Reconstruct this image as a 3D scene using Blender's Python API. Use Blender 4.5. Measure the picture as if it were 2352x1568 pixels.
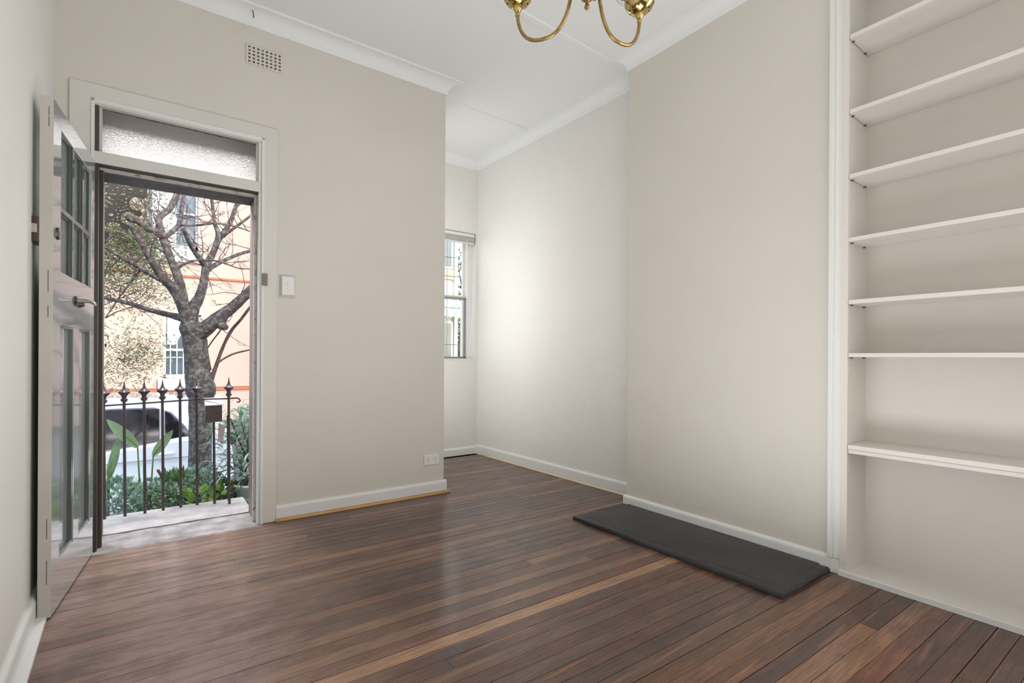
import bpy, bmesh, math, random
from mathutils import Vector, Matrix, noise
random.seed(7)
S = bpy.context.scene
PI = math.pi
sin, cos, rad = math.sin, math.cos, math.radians
for o in list(bpy.data.objects): bpy.data.objects.remove(o)

# ------------------------------------------------------------------ camera
FPX, CYP, CXP = 1131.6, 820.8, 1176.0
ROLL, YAW, EYE = rad(.32), rad(36.38), 1.05
r_ = Vector((cos(YAW), -sin(YAW), 0)); fw = Vector((sin(YAW), cos(YAW), 0)); up = Vector((0, 0, 1))
rx = r_*cos(ROLL)+up*sin(ROLL); ux = -r_*sin(ROLL)+up*cos(ROLL)
cd = bpy.data.cameras.new('camera'); cam = bpy.data.objects.new('camera', cd); S.collection.objects.link(cam)
M = Matrix(((rx.x, ux.x, -fw.x, 0), (rx.y, ux.y, -fw.y, 0), (rx.z, ux.z, -fw.z, EYE), (0, 0, 0, 1)))
cam.matrix_world = M
cd.sensor_fit = 'HORIZONTAL'; cd.sensor_width = 36; cd.lens = 36*FPX/2352; cd.shift_y = (CYP-784)/2352; cd.clip_start = .02; cd.clip_end = 400
S.camera = cam

# ------------------------------------------------------------------ world, sun, lamps, exposure
S.view_settings.view_transform = 'Standard'; S.view_settings.look = 'None'; S.view_settings.gamma = 1
S.view_settings.use_curve_mapping = False; S.view_settings.exposure = 0.0
W = bpy.data.worlds.new('sky'); S.world = W; W.use_nodes = True
nt = W.node_tree; nt.nodes.clear()
out = nt.nodes.new('ShaderNodeOutputWorld'); bg = nt.nodes.new('ShaderNodeBackground'); sk = nt.nodes.new('ShaderNodeTexSky')
sk.sky_type = 'NISHITA'; sk.sun_disc = False; sk.sun_elevation = rad(38); sk.sun_rotation = rad(150); sk.air_density = 1.0; sk.dust_density = 2.0; sk.ozone_density = 1.0
nt.links.new(sk.outputs[0], bg.inputs[0]); nt.links.new(bg.outputs[0], out.inputs[0]); bg.inputs[1].default_value = .62
def lamp(name, kind, loc, rot, energy, color=(1, 1, 1), size=1, size_y=None, angle=None):
    l = bpy.data.lights.new(name, kind); l.energy = energy; l.color = color
    if kind == 'AREA':
        l.shape = 'RECTANGLE'; l.size = size; l.size_y = size_y or size
    if angle is not None: l.angle = angle
    o = bpy.data.objects.new(name, l); S.collection.objects.link(o); o.location = loc; o.rotation_euler = rot
    return o
# sun from behind the house (over the roof), lights the far facade and the tree top
lamp('sun', 'SUN', (0, 0, 20), (rad(50), 0, rad(22)), .95, (1, .95, .87), angle=rad(.6))
# big soft fill lights added behind and beside the camera and near the floor
lamp('room_fill', 'AREA', (1.25, -1.0, 1.75), (rad(90), 0, 0), 16, (1, .99, .975), 2.4, 2.4)
lamp('room_fill', 'AREA', (1.15, .9, .06), (rad(180), 0, 0), 34, (.98, .99, 1), 1.4, 1.2)
lamp('room_fill', 'AREA', (2.62, -.15, 1.6), (rad(90), 0, rad(80)), 25, (1, 1, .99), .8, 1.9)
# daylight outside the street window and over the front door, plus added alcove fill
lamp('window_daylight', 'AREA', (1.93, 5.12, 1.85), (rad(-90), 0, rad(6)), 32, (1, .99, .98), 1.45, 2.0)
lamp('alcove_fill', 'AREA', (1.91, 4.02, 1.6), (rad(90), 0, rad(-90)), 11.5, (1, 1, .99), .85, 2.4)
lamp('door_daylight', 'AREA', (.15, 4.25, 3.05), (rad(-42), 0, 0), 200, (1, .97, .95), 1.5, .9)

# ------------------------------------------------------------------ pixel helper (photograph pixel -> point on an upright plane)
def ray(x, y): return fw+rx*((x-CXP)/FPX)-ux*((y-CYP)/FPX)
def aty(x, y, Y):
    d = ray(x, y); t = Y/d.y
    return Vector((d.x*t, Y, EYE+d.z*t))
def mpp(x, Y):                       # metres per pixel (across) at that spot
    return (ray(x, CYP)*(Y/ray(x, CYP).y)).dot(fw)/FPX

# ------------------------------------------------------------------ materials
def mat(name, col, rough=.5, metal=0, col2=None, scale=5, detail=4, stretch=(1, 1, 1), mix=(.35, .65), bump=0, bscale=60, spec=.5, coat=0, trans=0, alpha=None, vor=False, bdetail=3, coatr=.1):
    m = bpy.data.materials.new(name); m.use_nodes = True; n = m.node_tree; b = n.nodes['Principled BSDF']
    b.inputs['Base Color'].default_value = (*col, 1); b.inputs['Roughness'].default_value = rough; b.inputs['Metallic'].default_value = metal
    b.inputs['Specular IOR Level'].default_value = spec; b.inputs['Coat Weight'].default_value = coat; b.inputs['Coat Roughness'].default_value = coatr
    b.inputs['Transmission Weight'].default_value = trans
    tc = n.nodes.new('ShaderNodeTexCoord')
    if col2:
        mp = n.nodes.new('ShaderNodeMapping'); mp.inputs['Scale'].default_value = stretch
        nz = n.nodes.new('ShaderNodeTexNoise'); nz.inputs['Scale'].default_value = scale; nz.inputs['Detail'].default_value = detail
        rp = n.nodes.new('ShaderNodeValToRGB'); rp.color_ramp.elements[0].position = mix[0]; rp.color_ramp.elements[1].position = mix[1]
        rp.color_ramp.elements[0].color = (*col, 1); rp.color_ramp.elements[1].color = (*col2, 1)
        n.links.new(tc.outputs['Object'], mp.inputs[0]); n.links.new(mp.outputs[0], nz.inputs[0]); n.links.new(nz.outputs[0], rp.inputs[0]); n.links.new(rp.outputs[0], b.inputs['Base Color'])
    if bump:
        nb = n.nodes.new('ShaderNodeTexVoronoi' if vor else 'ShaderNodeTexNoise'); nb.inputs['Scale'].default_value = bscale
        if not vor: nb.inputs['Detail'].default_value = bdetail
        bp = n.nodes.new('ShaderNodeBump'); bp.inputs['Strength'].default_value = bump; bp.inputs['Distance'].default_value = .01
        n.links.new(tc.outputs['Object'], nb.inputs[0]); n.links.new(nb.outputs[0], bp.inputs['Height']); n.links.new(bp.outputs[0], b.inputs['Normal'])
    return m
def two_sided_leaf(name, col, col2, scale=8, rough=.45, trl=.35):
    m = mat(name, col, rough, col2=col2, scale=scale)
    n = m.node_tree; b = n.nodes['Principled BSDF']; o = n.nodes['Material Output']
    t = n.nodes.new('ShaderNodeBsdfTranslucent'); mx = n.nodes.new('ShaderNodeMixShader'); mx.inputs[0].default_value = trl
    src = [l.from_socket for l in n.links if l.to_socket == b.inputs['Base Color']][0]
    n.links.new(src, t.inputs[0]); n.links.new(b.outputs[0], mx.inputs[1]); n.links.new(t.outputs[0], mx.inputs[2]); n.links.new(mx.outputs[0], o.inputs[0])
    return m
m_wall = mat('wall_paint', (.655, .618, .560), .55, col2=(.685, .648, .588), scale=1.3, bump=.12, bscale=170, spec=.35)
m_wall2 = mat('wall_paint_stippled', (.77, .755, .72), .5, col2=(.79, .775, .745), scale=1.5, bump=.5, bscale=110, spec=.4)
m_ceil = mat('ceiling_paint', (.80, .81, .81), .6, bump=.03, bscale=90, spec=.3)
m_trim = mat('gloss_white_trim', (.76, .76, .74), .32, bump=.06, bscale=35, spec=.5)
m_case = mat('casing_paint', (.66, .64, .60), .4, col2=(.70, .68, .64), scale=3, bump=.05, bscale=60)
m_shelf = mat('shelf_paint', (.72, .69, .645), .38, bump=.03, bscale=70)
m_shelfback = mat('shelf_back_paint', (.665, .63, .575), .5, col2=(.69, .65, .60), scale=2, bump=.05, bscale=100)
m_quad = mat('raw_timber', (.42, .22, .07), .45, col2=(.58, .36, .14), scale=9, stretch=(.3, 1, 1))
m_rawpale = mat('pale_raw_timber', (.66, .55, .42), .5, col2=(.36, .22, .10), scale=7, stretch=(1, .3, 1), mix=(.55, .8))
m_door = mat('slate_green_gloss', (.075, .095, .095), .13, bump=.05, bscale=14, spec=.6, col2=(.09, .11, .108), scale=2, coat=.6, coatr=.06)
m_dooredge = mat('door_edge_paint', (.50, .47, .43), .4, col2=(.54, .51, .47), scale=6)
m_bronze = mat('dark_bronze', (.10, .075, .06), .35, metal=.8)
m_chrome = mat('worn_chrome', (.55, .53, .50), .3, metal=1)
m_brass = mat('polished_brass', (.55, .42, .17), .16, metal=1, col2=(.42, .27, .09), scale=30, mix=(.5, .8))
m_tube = mat('aged_brass', (.40, .28, .11), .35, metal=1, col2=(.24, .14, .05), scale=60, mix=(.35, .75))
m_opal = mat('opal_glass', (.85, .85, .83), .25, spec=.6)
m_opal.node_tree.nodes['Principled BSDF'].inputs['Transmission Weight'].default_value = .35
m_hole = mat('dark_hole', (.02, .02, .02), .9)
m_plastic = mat('white_plastic', (.78, .77, .75), .3)
m_hearth = mat('black_painted_slate', (.019, .020, .0205), .42, col2=(.028, .028, .029), scale=9, bump=.35, bscale=28, spec=.5)
m_stone = mat('sandstone', (.20, .18, .175), .85, col2=(.36, .34, .335), scale=9, bump=.9, bscale=45, bdetail=8)
m_stone2 = mat('pale_sandstone', (.28, .26, .255), .85, col2=(.44, .415, .405), scale=6, bump=.7, bscale=55, bdetail=8)
m_iron = mat('brown_painted_iron', (.055, .035, .035), .38, col2=(.075, .05, .05), scale=20, bump=.15, bscale=90)
m_lace = mat('black_cast_iron', (.018, .016, .015), .5)
m_darkwood = mat('weathered_brown_paint', (.045, .036, .030), .55, col2=(.085, .068, .056), scale=14, stretch=(1, 1, .15), bump=.4, bscale=40)
m_redwood = mat('brown_frame_paint', (.22, .155, .13), .5, col2=(.30, .22, .18), scale=10, stretch=(1, 1, .1))
m_flake = mat('flaking_white_paint', (.62, .58, .54), .6, col2=(.30, .25, .21), scale=28, mix=(.55, .72), bump=.6, bscale=60)
m_bark = mat('grey_bark', (.055, .046, .042), .9, col2=(.24, .22, .20), scale=26, mix=(.45, .8), bump=1.0, bscale=40, bdetail=6)
m_bark2 = mat('red_brown_twig', (.06, .034, .03), .8, col2=(.12, .075, .06), scale=20)
m_pink = None
m_white = mat('house_white', (.80, .79, .76), .6)
m_cream = mat('cream_render', (.78, .74, .58), .8, col2=(.82, .79, .65), scale=2)
m_redtrim = mat('terracotta_trim', (.50, .16, .08), .7)
m_glassdark = mat('window_glass_dark', (.05, .07, .085), .08, spec=.8, col2=(.10, .14, .18), scale=1.5)
m_carpaint = mat('white_car_paint', (.80, .84, .87), .12, spec=.6, coat=1, coatr=.03)
m_carglass = mat('car_glass', (.012, .010, .010), .08, spec=.22)
m_rubber = mat('black_rubber', (.02, .02, .02), .6)
m_curtain = mat('curtain', (.75, .78, .82), .8)
m_strel = two_sided_leaf('strelitzia_leaf', (.14, .25, .11), (.34, .48, .28), 7)
m_jade = two_sided_leaf('jade_leaf', (.14, .26, .17), (.40, .52, .43), 22)
m_jade2 = two_sided_leaf('bright_leaf', (.18, .34, .06), (.30, .46, .12), 12)
m_strap = two_sided_leaf('strap_leaf', (.10, .20, .12), (.34, .44, .34), 14)
m_olive = two_sided_leaf('olive_leaf', (.075, .105, .04), (.24, .265, .15), 3, trl=.2)
m_green = two_sided_leaf('dark_green_leaf', (.06, .13, .04), (.16, .26, .08), 5)
m_soil = mat('garden_soil', (.035, .028, .02), .95, bump=1, bscale=20)
m_pot = mat('pale_green_glazed_pot', (.60, .66, .61), .45, col2=(.68, .73, .68), scale=6)
m_concrete = mat('footpath_concrete', (.35, .34, .33), .9, col2=(.42, .41, .40), scale=3, bump=.3, bscale=30)
m_asphalt = mat('asphalt', (.10, .10, .105), .9, bump=.5, bscale=60)
m_subfloor = mat('subfloor_dark', (.006, .004, .003), .95)
m_putty = mat('old_putty', (.11, .085, .06), .8, col2=(.20, .16, .12), scale=30, bump=.5, bscale=50)
m_blind = mat('blind_slat', (.62, .61, .57), .4)
m_steel = mat('security_bar', (.30, .31, .32), .4, metal=.5)

def clear_glass(name, rough=0.0):
    m = bpy.data.materials.new(name); m.use_nodes = True; n = m.node_tree; n.nodes.remove(n.nodes['Principled BSDF']); o = n.nodes['Material Output']
    t = n.nodes.new('ShaderNodeBsdfTransparent'); t.inputs[0].default_value = (.93, .95, .94, 1)
    g = n.nodes.new('ShaderNodeBsdfGlossy'); g.inputs['Roughness'].default_value = .02
    f = n.nodes.new('ShaderNodeFresnel'); f.inputs[0].default_value = 1.45; mx = n.nodes.new('ShaderNodeMixShader')
    n.links.new(f.outputs[0], mx.inputs[0]); n.links.new(t.outputs[0], mx.inputs[1]); n.links.new(g.outputs[0], mx.inputs[2]); n.links.new(mx.outputs[0], o.inputs[0])
    return m
m_pane = clear_glass('window_pane')
# obscure pebbled glass of the fanlight and the door
def obscure(name, tint, amt):
    m = bpy.data.materials.new(name); m.use_nodes = True; n = m.node_tree; b = n.nodes['Principled BSDF']; o = n.nodes['Material Output']
    b.inputs['Base Color'].default_value = (*tint, 1); b.inputs['Roughness'].default_value = .12; b.inputs['Transmission Weight'].default_value = .95; b.inputs['IOR'].default_value = 1.45
    tr = n.nodes.new('ShaderNodeBsdfTranslucent'); tr.inputs[0].default_value = (*tint, 1)
    mx = n.nodes.new('ShaderNodeMixShader'); mx.inputs[0].default_value = amt
    tc = n.nodes.new('ShaderNodeTexCoord'); v = n.nodes.new('ShaderNodeTexVoronoi'); v.inputs['Scale'].default_value = 150; v.feature = 'SMOOTH_F1'
    bp = n.nodes.new('ShaderNodeBump'); bp.inputs['Strength'].default_value = .7; bp.inputs['Distance'].default_value = .006
    n.links.new(tc.outputs['Object'], v.inputs[0]); n.links.new(v.outputs[0], bp.inputs['Height']); n.links.new(bp.outputs[0], b.inputs['Normal']); n.links.new(bp.outputs[0], tr.inputs['Normal'])
    n.links.new(b.outputs[0], mx.inputs[1]); n.links.new(tr.outputs[0], mx.inputs[2]); n.links.new(mx.outputs[0], o.inputs[0])
    return m
m_obscure = obscure('pebbled_glass', (.50, .495, .49), .72)
m_obscure2 = obscure('pebbled_door_glass', (.80, .84, .83), .4)
# painted brick (courses too fine to pick apart at this distance)
def brick_paint(name, col, col2):
    m = mat(name, col, .8, col2=col2, scale=.8); n = m.node_tree; b = n.nodes['Principled BSDF']
    tc = n.nodes.new('ShaderNodeTexCoord'); mp = n.nodes.new('ShaderNodeMapping'); mp.inputs['Rotation'].default_value = (rad(90), 0, 0)
    br = n.nodes.new('ShaderNodeTexBrick'); br.inputs['Scale'].default_value = 1; br.inputs['Brick Width'].default_value = .23; br.inputs['Row Height'].default_value = .086; br.inputs['Mortar Size'].default_value = .008
    bp = n.nodes.new('ShaderNodeBump'); bp.inputs['Strength'].default_value = .5; bp.inputs['Distance'].default_value = .01; bp.invert = True
    n.links.new(tc.outputs['Object'], mp.inputs[0]); n.links.new(mp.outputs[0], br.inputs[0]); n.links.new(br.outputs['Fac'], bp.inputs['Height']); n.links.new(bp.outputs[0], b.inputs['Normal'])
    return m
m_pink = brick_paint('pink_painted_brick', (.55, .395, .33), (.59, .43, .36))
# floorboards: the board's own tone (object colour) with grain, stains and worn varnish lightened by painted doorway sheen
def floor_mat():
    m = bpy.data.materials.new('varnished_hardwood'); m.use_nodes = True; n = m.node_tree; b = n.nodes['Principled BSDF']; L = n.links.new
    tc = n.nodes.new('ShaderNodeTexCoord'); oi = n.nodes.new('ShaderNodeObjectInfo')
    ad = n.nodes.new('ShaderNodeVectorMath'); ad.operation = 'ADD'
    ml = n.nodes.new('ShaderNodeMath'); ml.operation = 'MULTIPLY'; ml.inputs[1].default_value = 37; L(oi.outputs['Random'], ml.inputs[0])
    L(tc.outputs['Object'], ad.inputs[0]); L(ml.outputs[0], ad.inputs[1])
    def nz(scale, stretch, detail=4, rough=.6):
        mp = n.nodes.new('ShaderNodeMapping'); mp.inputs['Scale'].default_value = stretch; t = n.nodes.new('ShaderNodeTexNoise'); t.inputs['Scale'].default_value = scale; t.inputs['Detail'].default_value = detail; t.inputs['Roughness'].default_value = rough
        L(ad.outputs[0], mp.inputs[0]); L(mp.outputs[0], t.inputs[0]); return t
    def ramp(src, p0, c0, p1, c1):
        r = n.nodes.new('ShaderNodeValToRGB'); r.color_ramp.elements[0].position = p0; r.color_ramp.elements[0].color = c0; r.color_ramp.elements[1].position = p1; r.color_ramp.elements[1].color = c1
        L(src, r.inputs[0]); return r
    def mul(a, bb, f=1):
        x = n.nodes.new('ShaderNodeMix'); x.data_type = 'RGBA'; x.blend_type = 'MULTIPLY'; x.inputs[0].default_value = f; L(a, x.inputs[6]); L(bb, x.inputs[7]); return x.outputs[2]
    g1 = ramp(nz(14, (.5, 9, 1), 6).outputs[0], .3, (.62, .60, .60, 1), .75, (1.3, 1.3, 1.3, 1))
    g2 = ramp(nz(3, (1, 4, 1), 3).outputs[0], .35, (.72, .74, .78, 1), .68, (1.22, 1.15, 1.05, 1))
    g3 = ramp(nz(90, (.25, 2, 1), 3, .7).outputs[0], .33, (.45, .42, .4, 1), .42, (1, 1, 1, 1))
    c = mul(oi.outputs['Color'], g1.outputs[0]); c = mul(c, g2.outputs[0]); c = mul(c, g3.outputs[0], .6)
    # warm streaks
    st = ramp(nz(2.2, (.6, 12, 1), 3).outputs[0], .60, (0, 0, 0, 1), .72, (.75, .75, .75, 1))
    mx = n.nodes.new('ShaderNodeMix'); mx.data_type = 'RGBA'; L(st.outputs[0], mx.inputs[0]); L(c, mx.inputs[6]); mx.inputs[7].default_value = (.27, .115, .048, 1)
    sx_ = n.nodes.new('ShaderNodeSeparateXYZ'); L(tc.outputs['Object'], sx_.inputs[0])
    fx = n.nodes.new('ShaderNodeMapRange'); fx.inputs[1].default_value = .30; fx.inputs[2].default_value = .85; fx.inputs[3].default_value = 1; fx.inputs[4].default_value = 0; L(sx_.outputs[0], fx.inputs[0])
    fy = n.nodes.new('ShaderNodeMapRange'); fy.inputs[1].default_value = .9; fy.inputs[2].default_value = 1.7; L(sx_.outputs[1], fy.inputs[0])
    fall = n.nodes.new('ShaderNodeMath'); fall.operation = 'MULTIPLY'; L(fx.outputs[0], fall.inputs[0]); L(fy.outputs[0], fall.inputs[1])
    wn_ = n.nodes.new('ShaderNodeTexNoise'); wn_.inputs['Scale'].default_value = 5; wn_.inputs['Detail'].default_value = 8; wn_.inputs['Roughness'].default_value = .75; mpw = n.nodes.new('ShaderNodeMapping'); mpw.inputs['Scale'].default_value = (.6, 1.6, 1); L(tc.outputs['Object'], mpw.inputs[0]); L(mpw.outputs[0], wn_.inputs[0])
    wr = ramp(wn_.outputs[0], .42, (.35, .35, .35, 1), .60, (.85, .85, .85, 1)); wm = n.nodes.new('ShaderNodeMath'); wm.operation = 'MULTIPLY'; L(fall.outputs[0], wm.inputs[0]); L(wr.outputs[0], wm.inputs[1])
    wx = n.nodes.new('ShaderNodeMix'); wx.data_type = 'RGBA'; L(wm.outputs[0], wx.inputs[0]); L(mx.outputs[2], wx.inputs[6]); wx.inputs[7].default_value = (.34, .235, .19, 1)  # scuffed varnish path, with bright doorway sheen painted into it
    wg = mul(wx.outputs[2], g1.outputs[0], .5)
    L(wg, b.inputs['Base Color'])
    rr = ramp(nz(6, (1, 1, 1), 5, .7).outputs[0], .3, (.36, .36, .36, 1), .7, (.54, .54, .54, 1)); L(rr.outputs[0], b.inputs['Roughness'])
    b.inputs['Specular IOR Level'].default_value = .35; b.inputs['Coat Weight'].default_value = .65; b.inputs['Coat Roughness'].default_value = .18; b.inputs['Coat IOR'].default_value = 1.5
    bp = n.nodes.new('ShaderNodeBump'); bp.inputs['Strength'].default_value = .25; bp.inputs['Distance'].default_value = .002; L(nz(30, (.4, 4, 1), 5).outputs[0], bp.inputs['Height']); L(bp.outputs[0], b.inputs['Normal'])
    return m
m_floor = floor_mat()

# ------------------------------------------------------------------ mesh helpers
ORG = {}
def finish(o, name, parent, props):
    if parent is not None: o.parent = parent; ORG[o.name] = ORG.get(parent.name, Vector((0, 0, 0)))
    else: ORG[o.name] = Vector((0, 0, 0))
    for k, v in (props or {}).items(): o[k] = v
def thing(name, label, cat, loc=(0, 0, 0), group=None, kind=None):
    o = bpy.data.objects.new(name, None); S.collection.objects.link(o); o.location = loc; o.empty_display_size = .1
    o['label'] = label; o['category'] = cat
    if group: o['group'] = group
    if kind: o['kind'] = kind
    ORG[o.name] = Vector(loc); return o
class MB:
    def __init__(s, xf=None): s.v = []; s.f = []; s.xf = xf
    def add(s, vs, fs):
        b = len(s.v); s.v += [Vector(s.xf(*p)) if s.xf else Vector(p) for p in vs]; s.f += [tuple(b+i for i in f) for f in fs]; return s
    def box(s, x0, x1, y0, y1, z0, z1):
        return s.add([(x0, y0, z0), (x1, y0, z0), (x1, y1, z0), (x0, y1, z0), (x0, y0, z1), (x1, y0, z1), (x1, y1, z1), (x0, y1, z1)],
                     [(0, 3, 2, 1), (4, 5, 6, 7), (0, 1, 5, 4), (1, 2, 6, 5), (2, 3, 7, 6), (3, 0, 4, 7)])
    def quad(s, a, b, c, d): return s.add([a, b, c, d], [(0, 1, 2, 3)])
    def prism(s, pts, h0, h1, axis='z'):             # polygon swept along an axis
        n = len(pts)
        def P(p, h): return {'z': (p[0], p[1], h), 'y': (p[0], h, p[1]), 'x': (h, p[0], p[1])}[axis]
        return s.add([P(p, h0) for p in pts]+[P(p, h1) for p in pts], [tuple(range(n))[::-1], tuple(range(n, 2*n))]+[(i, (i+1) % n, n+(i+1) % n, n+i) for i in range(n)])
    def tube(s, pts, rads, n=8, cap=True):
        pts = [Vector(p) for p in pts]; rads = rads if hasattr(rads, '__len__') else [rads]*len(pts); rings = []
        a = None
        for i, p in enumerate(pts):
            d = (pts[min(i+1, len(pts)-1)]-pts[max(i-1, 0)]).normalized()
            if a is None: a = d.orthogonal().normalized()
            a = (a-d*a.dot(d)).normalized(); b = d.cross(a)
            rings.append([tuple(p+(a*cos(2*PI*k/n)+b*sin(2*PI*k/n))*rads[i]) for k in range(n)])
        vs = [q for r in rings for q in r]; fs = []
        for i in range(len(pts)-1):
            for k in range(n): fs.append((i*n+k, i*n+(k+1) % n, (i+1)*n+(k+1) % n, (i+1)*n+k))
        if cap: fs.append(tuple(range(n))[::-1]); fs.append(tuple((len(pts)-1)*n+k for k in range(n)))
        return s.add(vs, fs)
    def lathe(s, prof, c=(0, 0, 0), n=24, axis=None):  # prof: (r, z)
        vs = []; fs = []
        for r, z in prof:
            for k in range(n): vs.append((c[0]+r*cos(2*PI*k/n), c[1]+r*sin(2*PI*k/n), c[2]+z))
        m = len(prof)
        for i in range(m-1):
            for k in range(n): fs.append((i*n+k, i*n+(k+1) % n, (i+1)*n+(k+1) % n, (i+1)*n+k))
        if prof[0][0] > 1e-5: fs.append(tuple(range(n))[::-1])
        if prof[-1][0] > 1e-5: fs.append(tuple((m-1)*n+k for k in range(n)))
        return s.add(vs, fs)
    def build(s, name, m, parent=None, smooth=False, bevel=0, seg=2, **props):
        me = bpy.data.meshes.new(name); off = ORG.get(parent.name, Vector((0, 0, 0))) if parent is not None else Vector((0, 0, 0))
        me.from_pydata([tuple(v-off) for v in s.v], [], s.f); me.materials.append(m)
        bm = bmesh.new(); bm.from_mesh(me); bmesh.ops.remove_doubles(bm, verts=bm.verts, dist=1e-6) if not props.get('kind') == 'stuff' else None
        if not props.get('kind') == 'stuff': bmesh.ops.recalc_face_normals(bm, faces=bm.faces)
        bm.to_mesh(me); bm.free()
        if smooth:
            for p in me.polygons: p.use_smooth = True
            me.set_sharp_from_angle(angle=rad(40)) if smooth != 'all' else None
        o = bpy.data.objects.new(name, me); S.collection.objects.link(o)
        if bevel:
            bv = o.modifiers.new('bevel', 'BEVEL'); bv.width = bevel; bv.segments = seg; bv.limit_method = 'ANGLE'
        finish(o, name, parent, props); return o
def st(name, label, cat='structure'): return dict(kind='structure', label=label, category=cat)
def frame_at(ox, oy, az):
    a = rad(az); d = Vector((cos(a), sin(a), 0)); n = Vector((-sin(a), cos(a), 0))
    return lambda s, t, z: (ox+d.x*s+n.x*t, oy+d.y*s+n.y*t, z)
D = frame_at(1.85, 3.40, -1.0)         # door wall: s along (negative to the left), t out to the street
CEIL = 3.18

# ------------------------------------------------------------------ room shell
floor = MB().box(-.7, 3.25, -1.4, 3.36, -.12, -.022).box(1.6, 3.25, 3.36, 4.9, -.12, -.022).build('floor', m_subfloor, **st('floor', 'dark red-brown hardwood floor of narrow boards', 'floor'))
FB = frame_at(.70, 1.649, -1.7)
PITCH = .0648
TON = [(.118, .046, .027), (.092, .038, .025), (.140, .062, .034), (.088, .048, .033), (.160, .072, .037), (.110, .058, .038), (.082, .036, .024), (.128, .050, .029)]
bi = 0
for k in range(-43, 46):
    y0 = k*PITCH                                   # row k spans t from y0-PITCH to y0
    yc = 1.649+y0-PITCH/2
    x0, x1 = -.42-.70, 2.98-.70
    far = yc > 3.40
    if yc > 4.62 or yc < -1.15: continue
    if far: x0 = 1.84-.70
    row_random = random.Random(1000+k)
    cuts = [x0]
    c = x0+row_random.uniform(.6, 4.6)
    while c < x1-.35: cuts.append(c); c += row_random.uniform(2.2, 3.6)
    cuts.append(x1)
    if k == 0: cuts = [x0, 1.42, x1]
    rtone = row_random.choice(TON); rf = row_random.uniform(.62, 1.10)
    for a, b in zip(cuts[:-1], cuts[1:]):
        tone = rtone if row_random.random() < .7 else row_random.choice(TON); f = rf*row_random.uniform(.92, 1.1); tone = [tone[0]*f, tone[1]*f*.95, tone[2]*f*.9]
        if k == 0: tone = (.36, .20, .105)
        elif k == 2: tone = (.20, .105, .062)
        elif k in (-20, -27): tone = (.22, .115, .06)
        elif row_random.random() < .10: tone = (.20, .10, .055)
        yend = y0-row_random.choice((.0007, .0010, .0016, .0024))
        ya = y0-PITCH+.0008
        mb = MB(FB); g = .0006; ch = .0012; zt = row_random.uniform(-.0006, 0)
        # board with small chamfers along both long edges
        mb.prism([(ya, -.02), (yend, -.02), (yend, zt), (ya, zt)], a+g, b-g, 'x')
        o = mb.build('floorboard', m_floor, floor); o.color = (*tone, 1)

T = .28
OPL, OPR, OPT = -2.09, -1.285, 2.40
w = MB(D).box(-2.6, OPL, 0, T, 0, CEIL).box(OPR, 0, 0, T, 0, CEIL).box(OPL, OPR, 0, T, OPT, CEIL)
w.build('wall_front', m_wall, **st('', 'beige painted wall around the open front door', 'wall'))
MB().box(1.60, 1.85, 3.40+.27, 4.95, -.1, CEIL).build('wall_return', m_wall2, **st('', 'short return wall hidden between door wall and window wall', 'wall'))
MB().prism([(-.395, 3.439), (-.26, -1.15), (-.6, -1.15), (-.6, 3.72)], 0, CEIL).build('wall_left', mat('left_wall_paint', (.79, .775, .745), .5, col2=(.81, .795, .765), scale=1.3, bump=.12, bscale=170, spec=.4), **st('', 'pale wall at far left behind the open door leaf', 'wall'))
MB().box(-.6, 3.3, -1.35, -1.15, 0, CEIL).build('wall_back', m_wall, **st('', 'rear wall behind the camera', 'wall'))
# window wall of the alcove
WL, WR, WB, WT = 1.98, 2.885, 1.035, 2.40
A = frame_at(2.90, 4.58, -1.0)
w = MB(A).box(-1.10, WL-2.90, 0, .30, 0, CEIL).box(WL-2.90, .0, 0, .30, 0, WB-.012).box(WL-2.90, 0, 0, .30, WT, CEIL).box(WR-2.9, .3, 0, .30, WB-.012, WT).box(0, .3, 0, .3, 0, CEIL)
w.build('wall_window', m_wall2, **st('', 'off-white alcove end wall below and above the sash window', 'wall'))
MB().prism([(2.90, 4.58), (2.955, 2.33), (2.955, -1.2), (3.25, -1.2), (3.25, 4.9), (2.9, 4.9)], 0, CEIL).build('wall_right', m_wall2, **st('', 'stippled off-white alcove wall right of the sash window', 'wall'))
MB().box(2.735, 2.96, .986, 2.33, 0, CEIL).build('wall_chimney', m_wall, bevel=.004, **st('', 'beige chimney breast wall between alcove and bookshelves', 'wall'))
MB().box(-.7, 3.3, -1.4, 3.72, CEIL, CEIL+.35).box(1.6, 3.3, 3.72, 4.95, CEIL, CEIL+.35).build('ceiling', m_ceil, **st('', 'white painted ceiling with shallow cover strips', 'ceiling'))

# cornice and skirting swept round the room
ROOM = [(-.395, 3.439), (1.85, 3.40), (1.87, 4.598), (2.90, 4.58), (2.955, 2.33), (2.735, 2.33), (2.735, -1.15), (-.26, -1.15)]
def offs(path, d):                                   # inward offset (interior lies to the right of travel)
    n = len(path); outp = []
    for i in range(n):
        p0, p1, p2 = Vector(path[i-1]), Vector(path[i]), Vector(path[(i+1) % n])
        d1 = (p1-p0).normalized(); d2 = (p2-p1).normalized(); n1 = Vector((d1.y, -d1.x)); n2 = Vector((d2.y, -d2.x))
        bis = (n1+n2).normalized(); outp.append(p1+bis*(d/bis.dot(n1)))
    return outp
def sweep(i, prof):                                   # segment i -> i+1 with mitred ends
    mb = MB(); n = len(prof); j = (i+1) % len(ROOM); vs = []
    for end in (i, j):
        for d, z in prof: q = offs(ROOM, d)[end]; vs.append((q.x, q.y, z))
    mb.add(vs, [tuple(range(n))[::-1], tuple(range(n, 2*n))]+[(a, (a+1) % n, n+(a+1) % n, n+a) for a in range(n)]); return mb
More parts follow.
